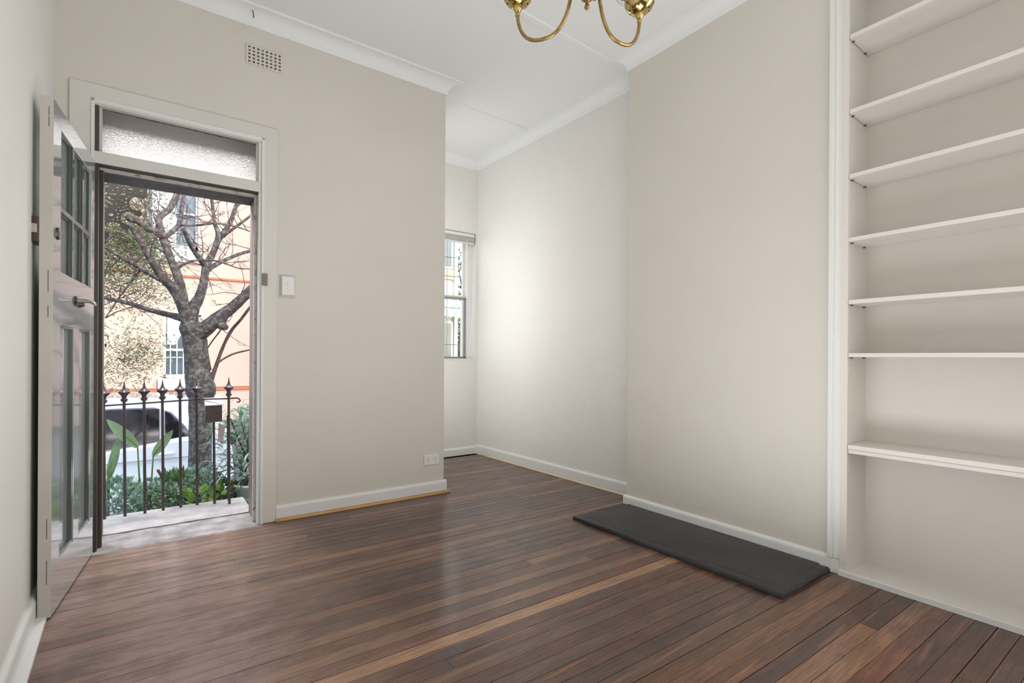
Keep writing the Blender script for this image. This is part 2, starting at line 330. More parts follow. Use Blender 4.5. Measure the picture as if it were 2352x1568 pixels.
cor = [(-.01, CEIL+.005), (-.01, CEIL-.092), (.010, CEIL-.092), (.013, CEIL-.084)]
for q in range(9):
    a = q/8*PI/2; cor.append((.013+.077*(1-cos(a)), CEIL-.084+.070*sin(a)))
cor += [(.100, CEIL-.014), (.103, CEIL+.005)]
cl = ['door wall', 'return wall', 'window wall', 'alcove side wall', 'chimney return', 'chimney breast and shelves', 'rear wall', 'left wall']
for i in range(8):
    sweep(i, cor).build('trim_%d' % (i+1), m_ceil, smooth=True, **st('', 'white coved cornice along the '+cl[i], 'cornice'))
for k, yb in enumerate((3.575, 2.385, 1.195, .005)):
    xl = 1.95 if yb > 3.4 else -.30
    mb = MB(frame_at(0, yb, 1.2)); xr = 2.855 if yb > 2.4 else 2.64
    mb.prism([(-.024, CEIL+.002), (-.020, CEIL-.009), (.020, CEIL-.009), (.024, CEIL+.002)], xl, xr, 'x')
    mb.build('trim_%d' % (9+k), m_ceil, **st('', ['flat ceiling cover strip inside the alcove', 'flat ceiling cover strip meeting the chimney corner', 'flat ceiling cover strip above the chandelier', 'flat ceiling cover strip above the camera'][k], 'ceiling strip'))
def sk(h=.082, t=.019, z0=0):
    p = [(-.004, z0), (t, z0), (t, z0+h-.022)]
    for q in range(1, 7): a = q/6*PI/2; p.append((t-.016*(1-cos(a))-.0, z0+h-.022+.022*sin(a)))
    return p+[(-.004, z0+h)]
def skirt(name, i, a, b, label, z0=0, h=.082, t=.019, m=None, prof=None):   # a,b: metres from the segment's ends along it
    p0, p1 = Vector(ROOM[i]), Vector(ROOM[(i+1) % 8]); d = (p1-p0).normalized(); nn = Vector((d.y, -d.x)); L = (p1-p0).length
    mb = MB(lambda s, off, z: (p0.x+d.x*s+nn.x*off, p0.y+d.y*s+nn.y*off, z)); pr = prof or sk(h, t, z0)
    mb.prism(pr, a, L-b, 'x'); return mb.build(name, m or m_trim, smooth=True, bevel=.002, **st('', label, 'skirting'))
L0 = (Vector(ROOM[1])-Vector(ROOM[0])).length
QP = .017
skirt('baseboard_front', 0, L0-1.198, -.019, 'white skirting board under the light switch, door to corner', z0=QP)
skirt('baseboard_return', 1, 0, 0, 'white skirting on the hidden return wall')
skirt('baseboard_window', 2, 0, 0, 'white skirting board below the sash window')
skirt('baseboard_alcove', 3, 0, 0, 'white skirting along the stippled alcove wall', z0=QP)
skirt('baseboard_chimney', 5, -.019, (2.33+1.15)-1.37-.002, 'white skirting across the chimney breast behind the black hearth')
skirt('baseboard_left', 7, 1.0, 0, 'white skirting on the left wall below the door leaf', h=.095)
qr = [(-.004, 0), (.021, 0)]+[(.019*cos(a)+.002, .017*sin(a)) for a in (rad(25), rad(50), rad(75))]+[(-.004, .018)]
q1 = skirt('trim_13', 0, L0-1.20, -.045, 'varnished orange timber bead under the front skirting', m=m_quad, prof=[(p[0]+.012, p[1]) if p[0] > 0 else p for p in qr])
q2 = skirt('trim_14', 3, 0, 0, 'pale raw timber bead under the alcove skirting', m=m_rawpale, prof=[(p[0]+.012, p[1]) if p[0] > 0 else p for p in qr])
skirt('trim_15', 7, 1.0, .02, 'flat white strip on the floor below the left skirting', prof=[(-.004, 0), (.050, 0), (.050, .012), (.046, .014), (-.004, .016)])

# ------------------------------------------------------------------ front door casing, jambs and fanlight
cs = thing('trim_16', 'off-white painted door casing and jambs round the open front door', 'door casing', (*D(-1.69, 0, 0)[:2], 0), kind='structure')
CO = .088
# casing boards on the wall face
MB(D).prism([(OPL-CO-.012, -.0), (OPL-CO-.012, 2.49), (OPR+CO, 2.49), (OPR+CO, 0), (OPR, 0), (OPR, OPT), (OPL, OPT), (OPL, 0)], -.014, .002, 'y').build('casing_board', m_case, cs, bevel=.003)
b = MB(D).box(OPR-.002, OPR+.012, -.020, 0, 0, OPT+.012).box(OPL-.012, OPL+.002, -.020, 0, 0, OPT+.012).box(OPL-.012, OPR+.012, -.020, 0, OPT-.002, OPT+.012)
b.build('inner_bead', m_trim, cs, bevel=.002)
# inner jambs and stops
for sgn, s0 in ((1, OPR), (-1, OPL)):
    lo, hi = (s0-.018, s0+.001) if sgn > 0 else (s0-.001, s0+.018)
    MB(D).box(lo, hi, -.004, .088, 0, OPT).build('jamb', m_darkwood if sgn < 0 else m_trim, cs)
    lo, hi = (s0-.034, s0-.018) if sgn > 0 else (s0+.018, s0+.034)
    MB(D).box(lo, hi, .055, .088, 0, 2.06).build('door_stop', m_flake if sgn > 0 else m_darkwood, cs, bevel=.002, label='flaking white door stop' if sgn > 0 else 'dark brown door stop')
    lo, hi = (s0-.026, s0+.001) if sgn > 0 else (s0-.001, s0+.022)
    MB(D).box(lo, hi, .089, T+.02, 0, OPT).build('outer_frame', m_redwood if sgn > 0 else m_darkwood, cs, label='brown painted outer frame')
MB(D).box(OPL, OPR, -.006, .088, 2.075, 2.140).build('transom_bar', m_case, cs, bevel=.003)
MB(D).box(OPL+.018, OPR-.018, .052, .088, 2.058, 2.075).build('head_stop', m_flake, cs, bevel=.002, label='flaking white stop under the transom bar')
MB(D).box(OPL, OPR, .089, T+.02, 2.062, 2.15).build('outer_head', m_darkwood, cs, label='brown painted outer head')
MB(D).box(OPL+.018, OPR-.018, .0, .052, 2.071, 2.0751).build('head_rebate', m_darkwood, cs)
MB(D).box(OPL, OPR, -.004, .088, 2.385, OPT+.001).build('head_jamb', m_trim, cs)
# steel strike keeper
MB(D).box(OPR-.0, OPR+.030, -.034, -.006, 1.492, 1.565)  .build('latch_keeper', mat('brown_keeper', (.20, .16, .13), .4, metal=.2), cs, bevel=.002, label='brown metal latch keeper')
fl = thing('window_2', 'long pebbled-glass fanlight above the front door', 'fanlight', D(-1.69, .045, 2.14), kind='structure')
MB(D).box(OPL+.018, OPR-.018, .042, .047, 2.138, 2.386).build('glass_pane', m_obscure, fl)
b = MB(D).box(OPL+.018, OPL+.030, .026, .042, 2.140, 2.386).box(OPR-.030, OPR-.018, .026, .042, 2.140, 2.386)
b.build('side_bead', m_case, fl)
mb = MB(D); n = 60                                  # ragged putty at the glass edges
for base, sg, amp in ((2.139, 1, .009), (2.386, -1, .006)):
    prev = None
    for i in range(n+1):
        s = OPL+.03+(OPR-OPL-.06)*i/n; hgt = base+sg*(.003+amp*max(0, noise.noise(Vector((i*.33, base*9, 0)))+.25))
        if prev: mb.add([(prev[0], .034, base), (s, .034, base), (s, .034, hgt), (prev[0], .034, prev[1]), (prev[0], .042, base), (s, .042, base), (s, .042, hgt), (prev[0], .042, prev[1])], [(0, 1, 2, 3), (3, 2, 6, 7), (1, 5, 6, 2), (0, 3, 7, 4)])
        prev = (s, hgt)
mb.build('putty', m_putty, fl, label='ragged brown putty line')
# the moulding along the top of the fanlight
MB(D).prism([(.0, 2.386), (-.016, 2.392), (-.020, 2.402), (-.012, 2.41), (0, 2.412)], OPL-.01, OPR-.0, 'x').build('top_moulding', m_trim, fl)

# ------------------------------------------------------------------ open door leaf
H0 = Vector((-.235, 3.384)); F0 = Vector((-.310, 2.662)); dd = (H0-F0).normalized(); DW = .738; nn = Vector((-dd.y, dd.x))  # nn points to the left wall
if nn.x > 0: nn = -nn
def LF(u, w, z): return (F0.x+dd.x*u+nn.x*w, F0.y+dd.y*u+nn.y*w, z)
door = thing('door_1', 'glossy slate green front door with painted-in pale sheen and six panes, open against the left wall', 'door', (H0.x, H0.y, 0), kind='structure')
TH = .040; DT = 2.072; B0 = .008
US = [(.112, .300), (.326, .482), (.506, .664)]
m_dg = m_door; m_df = mat('slate_green_sheen_face', (.38, .41, .40), .15, bump=.05, bscale=14, spec=.8, col2=(.41, .435, .425), scale=2, coat=1, coatr=.06); m_df.node_tree.nodes['Principled BSDF'].inputs['Coat IOR'].default_value = 2.0  # flat faces of the same door paint, pale gloss reflection put into the colour
def LB(mt, name, *boxes, bevel=.0015, **kw):
    mb = MB(LF)
    for q in boxes: mb.box(*q)
    return mb.build(name, mt, door, bevel=bevel, **kw)
LB(m_df, 'stile', (.002, .112, 0, TH, B0, DT)); LB(m_df, 'stile', (.664, DW, 0, TH, B0, DT))
LB(m_df, 'top_rail', (.112, .664, 0, TH, 1.985, DT)); LB(m_df, 'lock_rail', (.112, .664, 0, TH, 1.175, 1.396)); LB(m_df, 'bottom_rail', (.112, .664, 0, TH, B0, .202))
LB(m_df, 'muntin', (.335, .430, 0, TH, .202, 1.175))
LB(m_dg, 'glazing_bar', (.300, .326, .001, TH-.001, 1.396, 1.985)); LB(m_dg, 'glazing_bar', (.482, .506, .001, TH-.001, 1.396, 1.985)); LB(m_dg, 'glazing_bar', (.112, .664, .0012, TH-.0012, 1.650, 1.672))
for u0, u1 in ((.112, .335), (.430, .664)):
    LB(m_df, 'door_panel', (u0, u1, .019, .030, .202, 1.175))
    f = MB(LF)
    for a_, b_, c_, d_ in ((u0, u1, .202, .214), (u0, u1, 1.163, 1.175), (u0, u0+.012, .202, 1.175), (u1-.012, u1, .202, 1.175)): f.box(a_, b_, .003, .020, c_, d_)
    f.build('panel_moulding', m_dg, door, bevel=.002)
for u0, u1 in US:
    for z0, z1 in ((1.396, 1.650), (1.672, 1.985)):
        LB(m_obscure2, 'glass_pane', (u0, u1, .018, .022, z0, z1), bevel=0)
        f = MB(LF)
        for a_, b_, c_, d_ in ((u0, u1, z0, z0+.007), (u0, u1, z1-.007, z1), (u0, u0+.007, z0, z1), (u1-.007, u1, z0, z1)): f.box(a_, b_, .009, .018, c_, d_)
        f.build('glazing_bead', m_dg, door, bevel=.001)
LB(m_dooredge, 'free_edge', (-.002, .0025, 0, TH, B0, DT), bevel=0, label='greyish unpolished closing edge')
for z0, z1 in ((2.0, 2.035), (1.955, 1.995), (1.30, 1.385), (1.20, 1.245), (.32, .40), (.14, .235)):
    LB(m_hole, 'edge_score', (-.0028, -.0015, .012, .0135, z0, z1), bevel=0)
# keyhole escutcheon and lever handle on the room face
def LFc(u, z): return lambda a, b_, c: LF(u+a, -c, z+b_)
MB(LFc(.060, 1.545)).lathe([(0, .012), (.010, .012), (.022, .008), (.026, .0), (0, 0)], n=20).build('keyhole_cover', m_bronze, door, smooth=True)
lh = MB(LFc(.350, 1.30)).lathe([(0, .006), (.018, .008), (.025, .0), (0, 0)], n=20).build('lever_handle', m_bronze, door, smooth=True)
MB(LFc(.350, 1.30)).tube([(0, 0, .004), (0, 0, .048), (.010, -.001, .055), (.06, -.004, .056), (.11, -.006, .052)], [.009, .009, .009, .008, .006], 10).build('lever', m_chrome, lh, smooth=True)
MB(LFc(.42, 1.29)).lathe([(0, .02), (.010, .02), (.014, .012), (.017, 0), (0, 0)], n=16).build('lock_cylinder', m_bronze, door, smooth=True)
# night latch on the wall-side face
nl = MB(LF).box(-.004, .105, TH, TH+.034, 1.495, 1.595).build('night_latch', m_bronze, door, bevel=.004)
MB(LF).box(-.006, -.003, TH+.006, TH+.024, 1.530, 1.565).build('latch_bolt', m_chrome, nl, bevel=.001)
MB(LF).tube([LF(0, 0, 0)] if False else [(.05, TH+.03, 1.54), (.05, TH+.052, 1.54)], [.016, .014], 14).build('latch_knob', m_bronze, nl, smooth=True)
for z in (.18, .55, 1.75): 
    pass
for z in (.25, 1.80): MB().tube([(H0.x-.006, H0.y-.004, z-.045), (H0.x-.006, H0.y-.004, z+.045)], .006, 10).build('hinge', m_chrome, door, smooth=True)

# ------------------------------------------------------------------ wall fittings
sw = thing('light_switch', 'white two-button light switch on a raised block right of the front door', 'switch', D(-1.135, 0, 1.50))
MB(D).add([(-1.183, 0, 1.424), (-1.087, 0, 1.424), (-1.087, 0, 1.575), (-1.183, 0, 1.575), (-1.173, -.022, 1.441), (-1.095, -.022, 1.441), (-1.095, -.022, 1.561), (-1.173, -.022, 1.561)], [(0, 3, 2, 1), (4, 5, 6, 7), (0, 1, 5, 4), (1, 2, 6, 5), (2, 3, 7, 6), (3, 0, 4, 7)]).build('mounting_block', m_case, sw, bevel=.002, label='bevelled cream mounting block')
MB(D).box(-1.171, -1.097, -.029, -.022, 1.443, 1.559).build('cover_plate', m_plastic, sw, bevel=.003)
for z in (1.517, 1.484):
    MB(lambda a, b_, c: D(-1.134+a, -.029-c, z+b_)).lathe([(0, .004), (.0085, .004), (.0095, 0), (0, 0)], n=18).build('rocker_button', m_plastic, sw, smooth=True)
po = thing('power_outlet', 'white double power point low on the wall near the corner', 'power outlet', D(-.105, 0, .27))
MB(D).box(-.170, -.044, -.010, 0, .228, .306).build('cover_plate', m_plastic, po, bevel=.004)
for sx in (-.138, -.076):
    MB(D).box(sx-.009, sx+.008, -.014, -.010, .284, .297).build('rocker_button', m_plastic, po, bevel=.002)
    for dx, dz, an in ((-.008, .006, 28), (.008, .006, -28), (0, -.010, 0)):
        a = rad(an); mb = MB(D); pts = [(-.0013, -.0045), (.0013, -.0045), (.0013, .0045), (-.0013, .0045)]
        mb.prism([(sx+dx+p[0]*cos(a)-p[1]*sin(a), .262+dz+p[0]*sin(a)+p[1]*cos(a)) for p in pts], -.0108, -.0098, 'y'); mb.build('socket_slot', m_hole, po)
av = thing('air_vent', 'square-holed plaster air vent high on the door wall', 'air vent', D(-1.27, 0, 2.92))
mb = MB(D); s0, s1, z0, z1 = -1.372, -1.176, 2.862, 2.972; nx, nz = 8, 5; bx = (s1-s0)/nx; bz = (z1-z0)/nz
for i in range(nx+1): mb.box(s0+i*bx-.0055, s0+i*bx+.0055, -.008, 0, z0-.006, z1+.006)
for j in range(nz+1): mb.box(s0-.006, s1+.006, -.0078, 0, z0+j*bz-.005, z0+j*bz+.005)
mb.build('grille', m_wall, av)
MB(D).box(s0, s1, -.0015, .0005, z0, z1).build('vent_backing', mat('vent_dark', (.06, .05, .04), .9, col2=(.40, .37, .33), scale=90, mix=(.5, .62)), av)
MB().tube([(.50, 3.36, 3.155), (.50, 3.345, 3.13), (.503, 3.35, 3.105)], .003, 8).build('picture_hook', m_bronze, label='tiny dark hook in the cornice above the air vent', category='hook')

# ------------------------------------------------------------------ hearth
h = thing('hearth', 'long black painted slate hearth slab against the chimney breast', 'hearth', (2.47, 1.69, 0))
hx0, hx1, hy0, hy1 = 2.228, 2.716, 1.024, 2.345
def slab(x0, x1, y0, y1, z0, z1, name, m, par, jit=.002, nx=6, ny=14, lip=0, **kw):
    bm = MB(); R = random.Random(3)
    vs = []; fs = []
    for lay, (ins, z) in enumerate(((0, z0), (0, z0+(z1-z0)*.55), (.006, z1-.003), (.016, z1))):
        for i in range(2*(nx+ny)):
            if i < nx: p = (x0+(x1-x0)*i/nx, y0)
            elif i < nx+ny: p = (x1, y0+(y1-y0)*(i-nx)/ny)
            elif i < 2*nx+ny: p = (x1-(x1-x0)*(i-nx-ny)/nx, y1)
            else: p = (x0, y1-(y1-y0)*(i-2*nx-ny)/ny)
            cx_, cy_ = (x0+x1)/2, (y0+y1)/2
            px = p[0]+(-ins if p[0] > cx_+.001 and abs(p[0]-x1) < 1e-6 else ins if abs(p[0]-x0) < 1e-6 else 0)
            py = p[1]+(-ins if abs(p[1]-y1) < 1e-6 else ins if abs(p[1]-y0) < 1e-6 else 0)
            vs.append((px+R.uniform(-jit, jit), py+R.uniform(-jit, jit), z+(R.uniform(-jit, jit)*.5 if lay > 1 else 0)))
    n = 2*(nx+ny)
    for l in range(3):
        for i in range(n): fs.append((l*n+i, l*n+(i+1) % n, (l+1)*n+(i+1) % n, (l+1)*n+i))
    fs.append(tuple(3*n+i for i in range(n))); fs.append(tuple(range(n))[::-1])
    return bm.add(vs, fs).build(name, m, par, smooth=True, **kw)
slab(hx0, hx1, hy0, hy1, 0, .026, 'slate_border', m_hearth, h)
slab(hx0+.048, hx1-.0, hy0+.05, hy1-.05, .022, .031, 'slate_slab', m_hearth, h, jit=.0015)

# ------------------------------------------------------------------ built-in bookshelf
UY = .953; BX = 2.945; UEND = -.80
SK = rad(1.3)
def U(x, y, z): dy = y-UY; return (x+dy*sin(SK)*1.0, UY+dy, z)
bs = thing('bookshelf', 'tall built-in white bookshelf right of the chimney breast', 'bookshelf', (2.80, .1, 0))
MB(U).box(BX, BX+.008, UEND, UY+.02, 0, CEIL-.0).build('back_panel', m_shelfback, bs)
MB(U).box(2.712, BX, UY, UY+.030, 0, CEIL).build('side_panel', m_shelf, bs)
MB(U).box(2.712, BX, UEND-.03, UEND, 0, CEIL).build('side_panel', m_shelf, bs)
MB(U).box(2.712, BX, UEND, UY, .0, .022).build('base_board', m_shelf, bs)
MB(U).box(2.704, 2.714, UEND, UY+.035, 0, .026).build('plinth', m_trim, bs, bevel=.001)
MB().box(BX+.001, BX+.002, 0, .1, 0, .1)
# casing strip with bead mouldings
MB().box(2.714, 2.737, .954, 1.038, .075, CEIL).build('face_casing', m_trim, bs, bevel=.002)
MB().box(2.708, 2.716, 1.018, 1.038, .075, CEIL).box(2.711, 2.716, 1.000, 1.010, .075, CEIL).build('casing_bead', m_trim, bs, bevel=.003)
SH = [(2.594, 2.613), (2.233, 2.252), (1.922, 1.941), (1.617, 1.636), (1.316, 1.336), (1.061, 1.080), (.618, .639)]
for i, (z0, z1) in enumerate(SH+[(2.93, 2.95)]):
    x0 = 2.712+(0 if i != 3 else 0)
    o = MB(U).box(x0, BX-.001, UEND+.002, UY-(.002 if i != 3 else .0), z0, z1).build('shelf', m_shelf, bs, bevel=.001)
    if i < 7 and i != 6:
        for xp in (2.745, 2.90):
            MB(U).tube([U(0, 0, 0)] if False else [(xp, UY, z0-.004), (xp, UY-.012, z0-.004)], .0028, 8).build('shelf_pin', m_bronze, o)
MB(U).box(2.718, 2.735, UEND+.002, UY-.002, .598, .6165).build('shelf_batten', m_shelf, bs, bevel=.001)
mb = MB(U)
zz = .10
while zz < 3.0:
    for xp in (2.745, 2.90):
        mb.add([(xp+.0022*cos(a), UY-.0004, zz+.0022*sin(a)) for a in [q*PI/3 for q in range(6)]], [tuple(range(6))])
    zz += .0512
mb.build('peg_hole', mat('peg_hole_dark', (.12, .10, .08), .9), bs, kind='stuff')
MB().box(2.714, 2.96, -1.15, UEND-.04, 0, CEIL).build('wall_corner', m_wall, **st('', 'beige wall end beyond the bookshelf outside the view', 'wall'))

# ------------------------------------------------------------------ alcove sash window
GY = .13
wn = thing('window_1', 'white double-hung sash window at the end of the alcove', 'window', A(-.45, 0, WB), kind='structure')
XL, XR = WL-2.90, WR-2.90
MB(A).box(XL, XR+.02, -.006, .30, WB-.012, WB).build('window_sill', m_trim, wn, bevel=.002)
MB(A).box(XR-.066, XR, .09, .20, WB, WT).build('window_frame', m_trim, wn); MB(A).box(XL, XL+.05, .09, .20, WB, WT).build('window_frame', m_trim, wn)
MB(A).box(XL, XR, .09, .20, WT-.03, WT).build('window_frame', m_trim, wn)
MB(A).box(XR-.002, XR+.001, .0, .30, WB, WT).build('reveal_lining', m_trim, wn)
gl, gr = XL+.05, XR-.066
MB(A).box(gl, gr, .150, .175, 1.690, 1.728).build('meeting_rail', m_trim, wn, bevel=.002)
up_ = MB(A).box(gr-.022, gr, .152, .175, 1.728, WT-.03).box(gl, gl+.03, .152, .175, 1.728, WT-.03).box(gl, gr, .152, .175, WT-.06, WT-.03).build('upper_sash', m_trim, wn)
lo_ = MB(A).box(gr-.030, gr, .112, .148, WB, 1.700).box(gl, gl+.03, .112, .148, WB, 1.700).box(gl, gr, .112, .148, WB, WB+.022).box(gl, gr, .112, .148, 1.682, 1.705).build('lower_sash', m_steel, wn, label='grey-edged lower sash')
MB(A).box(gr-.050, gr-.030, .116, .144, WB+.022, 1.682).build('sash_stile', m_trim, wn)
MB(A).box(gl+.03, gr-.022, .162, .165, 1.728, WT-.06).build('glass_pane', m_pane, wn)
MB(A).box(gl+.03, gr-.030, .128, .131, WB+.022, 1.682).build('glass_pane', m_pane, wn)
gb = thing('security_grille', 'thin metal bars outside the alcove sash window', 'window grille', A(-.45, .24, WB))
for s in (gr-.17, gr-.37, gr-.57): MB(A).tube([(s, .24, WB), (s, .24, WT)], .004, 8).build('bar', m_steel, gb)
for z in (1.19, 1.60, 1.95, 2.16): MB(A).tube([(gl, .24, z), (gr, .24, z)], .004, 8).build('bar', m_steel, gb)
bl = thing('venetian_blind', 'white venetian blind drawn up at the head of the sash window', 'blind', A(-.45, .04, WT))
MB(A).box(XL+.01, XR-.015, .02, .058, WT-.040, WT-.005).build('headrail', m_trim, bl, bevel=.002)
for k in range(9): MB(A).box(XL+.012, XR-.02, .018, .062, WT-.046-k*.0058-.0035, WT-.046-k*.0058).build('slat', m_blind, bl)
MB(A).box(XL+.012, XR-.02, .018, .062, WT-.112, WT-.100).build('bottom_rail', m_trim, bl, bevel=.002)
MB().tube([aty(1092, 610, 4.56), aty(1090, 640, 4.55), aty(1084, 730, 4.55), aty(1078, 815, 4.57)], .0035, 8).build('blind_cord', m_trim, bl, smooth=True)
MB().tube([aty(1073, 550, 4.59), aty(1070, 590, 4.60)], .003, 8).build('tilt_wand', m_trim, bl)

# ------------------------------------------------------------------ chandelier (three arms)
CC = Vector((1.058, 1.065, 0)); CR = .232; ZB = 2.045
ch = thing('chandelier', 'three-armed brass chandelier with opal glass shades', 'chandelier', (CC.x, CC.y, CEIL))
MB().lathe([(0, 0), (.004, .003), (.0085, .010), (.006, .018), (.003, .022), (.006, .026), (.018, .036), (.024, .052), (.018, .066), (.010, .074), (.010, .085)], (CC.x, CC.y, 2.096), 20).build('finial', m_tube, ch, smooth=True)
MB().lathe([(.010, 0), (.012, .02), (.030, .05), (.038, .09), (.030, .13), (.012, .16), (.009, .20), (.007, .22), (.007, .97)], (CC.x, CC.y, 2.18), 24).build('centre_column', m_tube, ch, smooth=True)
MB().lathe([(.012, -.05), (.030, -.045), (.050, -.02), (.055, 0), (0, 0)], (CC.x, CC.y, CEIL), 28).build('ceiling_rose', m_brass, ch, smooth=True)
for a in (117.5, -2.0, -122.0):
    d = Vector((cos(rad(a)), sin(rad(a)), 0)); cup = CC+d*CR
    pts = []
    for q in range(23):                             # U-bend: rises at the hub, falls, then climbs to the cup
        t = q/22; an = PI*t
        rr = .045+(CR-.045)*(.5-.5*cos(an))
        z = ZB+.0053+.16*(1-sin(an)**.8)*(1 if t < .5 else .62) if 0 else ZB+.0053
        z = ZB+.0053+(.185*(1-sin(an))**1.25 if t < .5 else .110*(1-sin(an))**1.2)
        pts.append(CC+d*rr+Vector((0, 0, z)))
    pts[0] = CC+d*.030+Vector((0, 0, ZB+.21))
    arm = MB().tube(pts, .0055, 14).build('arm', m_tube, ch, smooth=True)
    zc = ZB+.115
    MB().lathe([(.0058, -.012), (.008, -.010), (.008, -.002), (.0065, .0), (.010, .004), (.0145, .012), (.014, .020), (.010, .026), (0, .026)], (cup.x, cup.y, zc), 18).build('socket_ball', m_brass, arm, smooth=True)
    pr = [(.010, .018)]
    for q in range(1, 11): an = q/10*PI/2*.98; pr.append((.0485*sin(an), .018+.043*(1-cos(an))))
    pr += [(.0495, .072), (.047, .072), (.046, .060)]
    cupo = MB().lathe(pr, (cup.x, cup.y, zc), 36).build('brass_gallery', m_brass, arm, smooth=True)
    for k in range(8):
        for e, off in ((.62, 0), (1.15, 22.5)):
            an = e; az = rad(45*k+off); nrm = Vector((sin(an)*cos(az), sin(an)*sin(az), -cos(an)))
            c0 = Vector((cup.x, cup.y, zc+.018+.043))+Vector((nrm.x*.0492, nrm.y*.0492, nrm.z*.0436))
            u_ = nrm.orthogonal().normalized(); v_ = nrm.cross(u_); m_ = MB()
            m_.add([tuple(c0+nrm*.0004+u_*.003*cos(g*PI/4)+v_*.003*sin(g*PI/4)) for g in range(8)], [tuple(range(8))])
            if k % 2 == 0 or e > 1: m_.build('gallery_hole', m_hole, cupo) if False else None
    hm = MB()
    for k in range(10):
        for e, off in ((.72, 0), (1.22, 18)):
            az = rad(36*k+off); nrm = Vector((sin(e)*cos(az), sin(e)*sin(az), -cos(e)))
            c0 = Vector((cup.x, cup.y, zc+.061))+Vector((nrm.x*.0489, nrm.y*.0489, nrm.z*.0434)); u_ = nrm.orthogonal().normalized(); v_ = nrm.cross(u_)
            hm.add([tuple(c0+nrm*.0005+u_*.0032*cos(g*PI/4)+v_*.0032*sin(g*PI/4)) for g in range(8)], [tuple(range(8))])
    hm.build('gallery_holes', m_hole, cupo, kind='stuff')
    for k in range(3):
        az = rad(120*k+20); q = Vector((cos(az), sin(az), 0))
        MB().tube([Vector((cup.x, cup.y, zc+.066))+q*.048, Vector((cup.x, cup.y, zc+.066))+q*.058], [.0016, .0026], 8).build('thumb_screw', m_bronze, cupo)
    MB().lathe([(.044, .062), (.052, .070), (.080, .092), (.096, .125), (.098, .155), (.085, .20), (.055, .235), (.052, .235), (.082, .199), (.095, .155), (.093, .126), (.077, .095), (.050, .073), (.043, .066)], (cup.x, cup.y, zc), 36).build('glass_shade', m_opal, arm, smooth=True)

# ------------------------------------------------------------------ porch stones, iron fence, post, lace
slab(-.262, .577, 3.376, 3.715, -.16, .001, 'threshold_stone', m_stone, None, jit=.004, nx=16, ny=6, label='rough grey sandstone threshold in the front doorway', category='stone step')
slab(-.60, .575, 3.72, 4.15, -.20, .004, 'porch_stone', m_stone2, None, jit=.003, nx=16, ny=8, label='pale sandstone slab carrying the iron fence bars', category='stone slab')
slab(.585, 1.55, 3.72, 4.12, -.30, -.055, 'path_stone', m_stone2, None, jit=.004, nx=8, ny=6, label='lower pale paving stone right of the fence slab', category='stone slab')
post = thing('doorway_post', 'dark brown weathered timber post standing left in the doorway', 'post', (-.235, 3.76, .006))
MB().box(-.262, -.222, 3.735, 3.80, .03, 2.30).build('shaft', m_darkwood, post, bevel=.003)
MB().box(-.266, -.218, 3.73, 3.805, .28, .33).build('collar', m_darkwood, post, bevel=.003)
MB().tube([(-.246, 3.70, .25), (-.244, 3.68, .12), (-.236, 3.66, .05), (-.226, 3.65, .008)], .003, 8).build('loose_wire', mat('mauve_wire', (.20, .10, .14), .5), label='thin purplish loose wire at the foot of the doorway post', category='wire')
MB().box(-.212, -.204, 3.79, 3.80, 1.10, 1.12).build('latch_stub', m_bronze, post)
fe = thing('iron_fence', 'brown spear-topped iron railing beyond the front doorway', 'fence', (.1, 4.075, .004))
FIN = [(.0095, 0), (.0175, .004), (.0165, .010), (.0205, .014), (.0205, .018), (.014, .023), (.0125, .030), (.014, .040), (.020, .052), (.027, .058), (.0285, .064), (.024, .070), (.017, .074), (.012, .084), (.0075, .098), (.0045, .112), (.0025, .132), (0, .140)]
BARS = [(-.43, 4.07, 0), (-.327, 4.07, 0), (-.224, 4.068, 1), (-.121, 4.068, 1), (-.017, 4.069, 1), (.082, 4.077, 1), (.181, 4.088, 1), (.277, 4.093, 1), (.463, 3.992, 1)]
def railz(x): return .735+x*.03
for (x, y, _) in BARS:
    zt = railz(x)+.015; lean = -.008
    p = MB().tube([(x, y, .0), (x+lean*.5, y, zt*.5), (x+lean, y, zt)], .0085, 10).build('picket', m_iron, fe, smooth=True)
    # spear finial with four-lobed bulb
    mb = MB(); n = 24; vs = []; fs = []
    for (r, z) in FIN:
        for k in range(n):
            a = 2*PI*k/n; rr = r*(1+.16*cos(4*a) if .045 < z < .08 else 1); vs.append((x+lean+rr*cos(a), y+rr*sin(a), zt+z))
    for i in range(len(FIN)-1):
        for k in range(n): fs.append((i*n+k, i*n+(k+1) % n, (i+1)*n+(k+1) % n, (i+1)*n+k))
    mb.add(vs, fs).build('finial', m_iron, p, smooth=True)
rp = [(x-.008, y, railz(x)) for x, y, _ in BARS[:-1]]+[(.34, 4.06, railz(.34)), (.40, 4.02, railz(.4)), (.463, 3.992, railz(.46)), (.50, 3.985, railz(.5)+.002), (.520, 3.982, railz(.5)-.005), (.526, 3.981, railz(.5)-.018), (.516, 3.981, railz(.5)-.030), (.504, 3.982, railz(.5)-.024)]
MB().tube(rp, .0055, 8).build('top_rail', m_iron, fe, smooth=True)
MB().tube([(.379, 4.061, .0), (.372, 4.061, .52), (.371, 4.061, .60)], .0085, 10).build('post', m_iron, fe, smooth=True)
MB().tube([(.470, 4.10, .0), (.462, 4.10, .62)], .0075, 10).build('post', m_iron, fe, smooth=True)
mbx = thing('letterbox', 'small dark brown metal letterbox on the iron fence, pale sloping lid', 'letterbox', (.368, 4.06, .56))
MB().prism([(4.02, .585), (4.10, .585), (4.10, .735), (4.02, .700)], .318, .418, 'x').build('box', m_iron, mbx, bevel=.002)
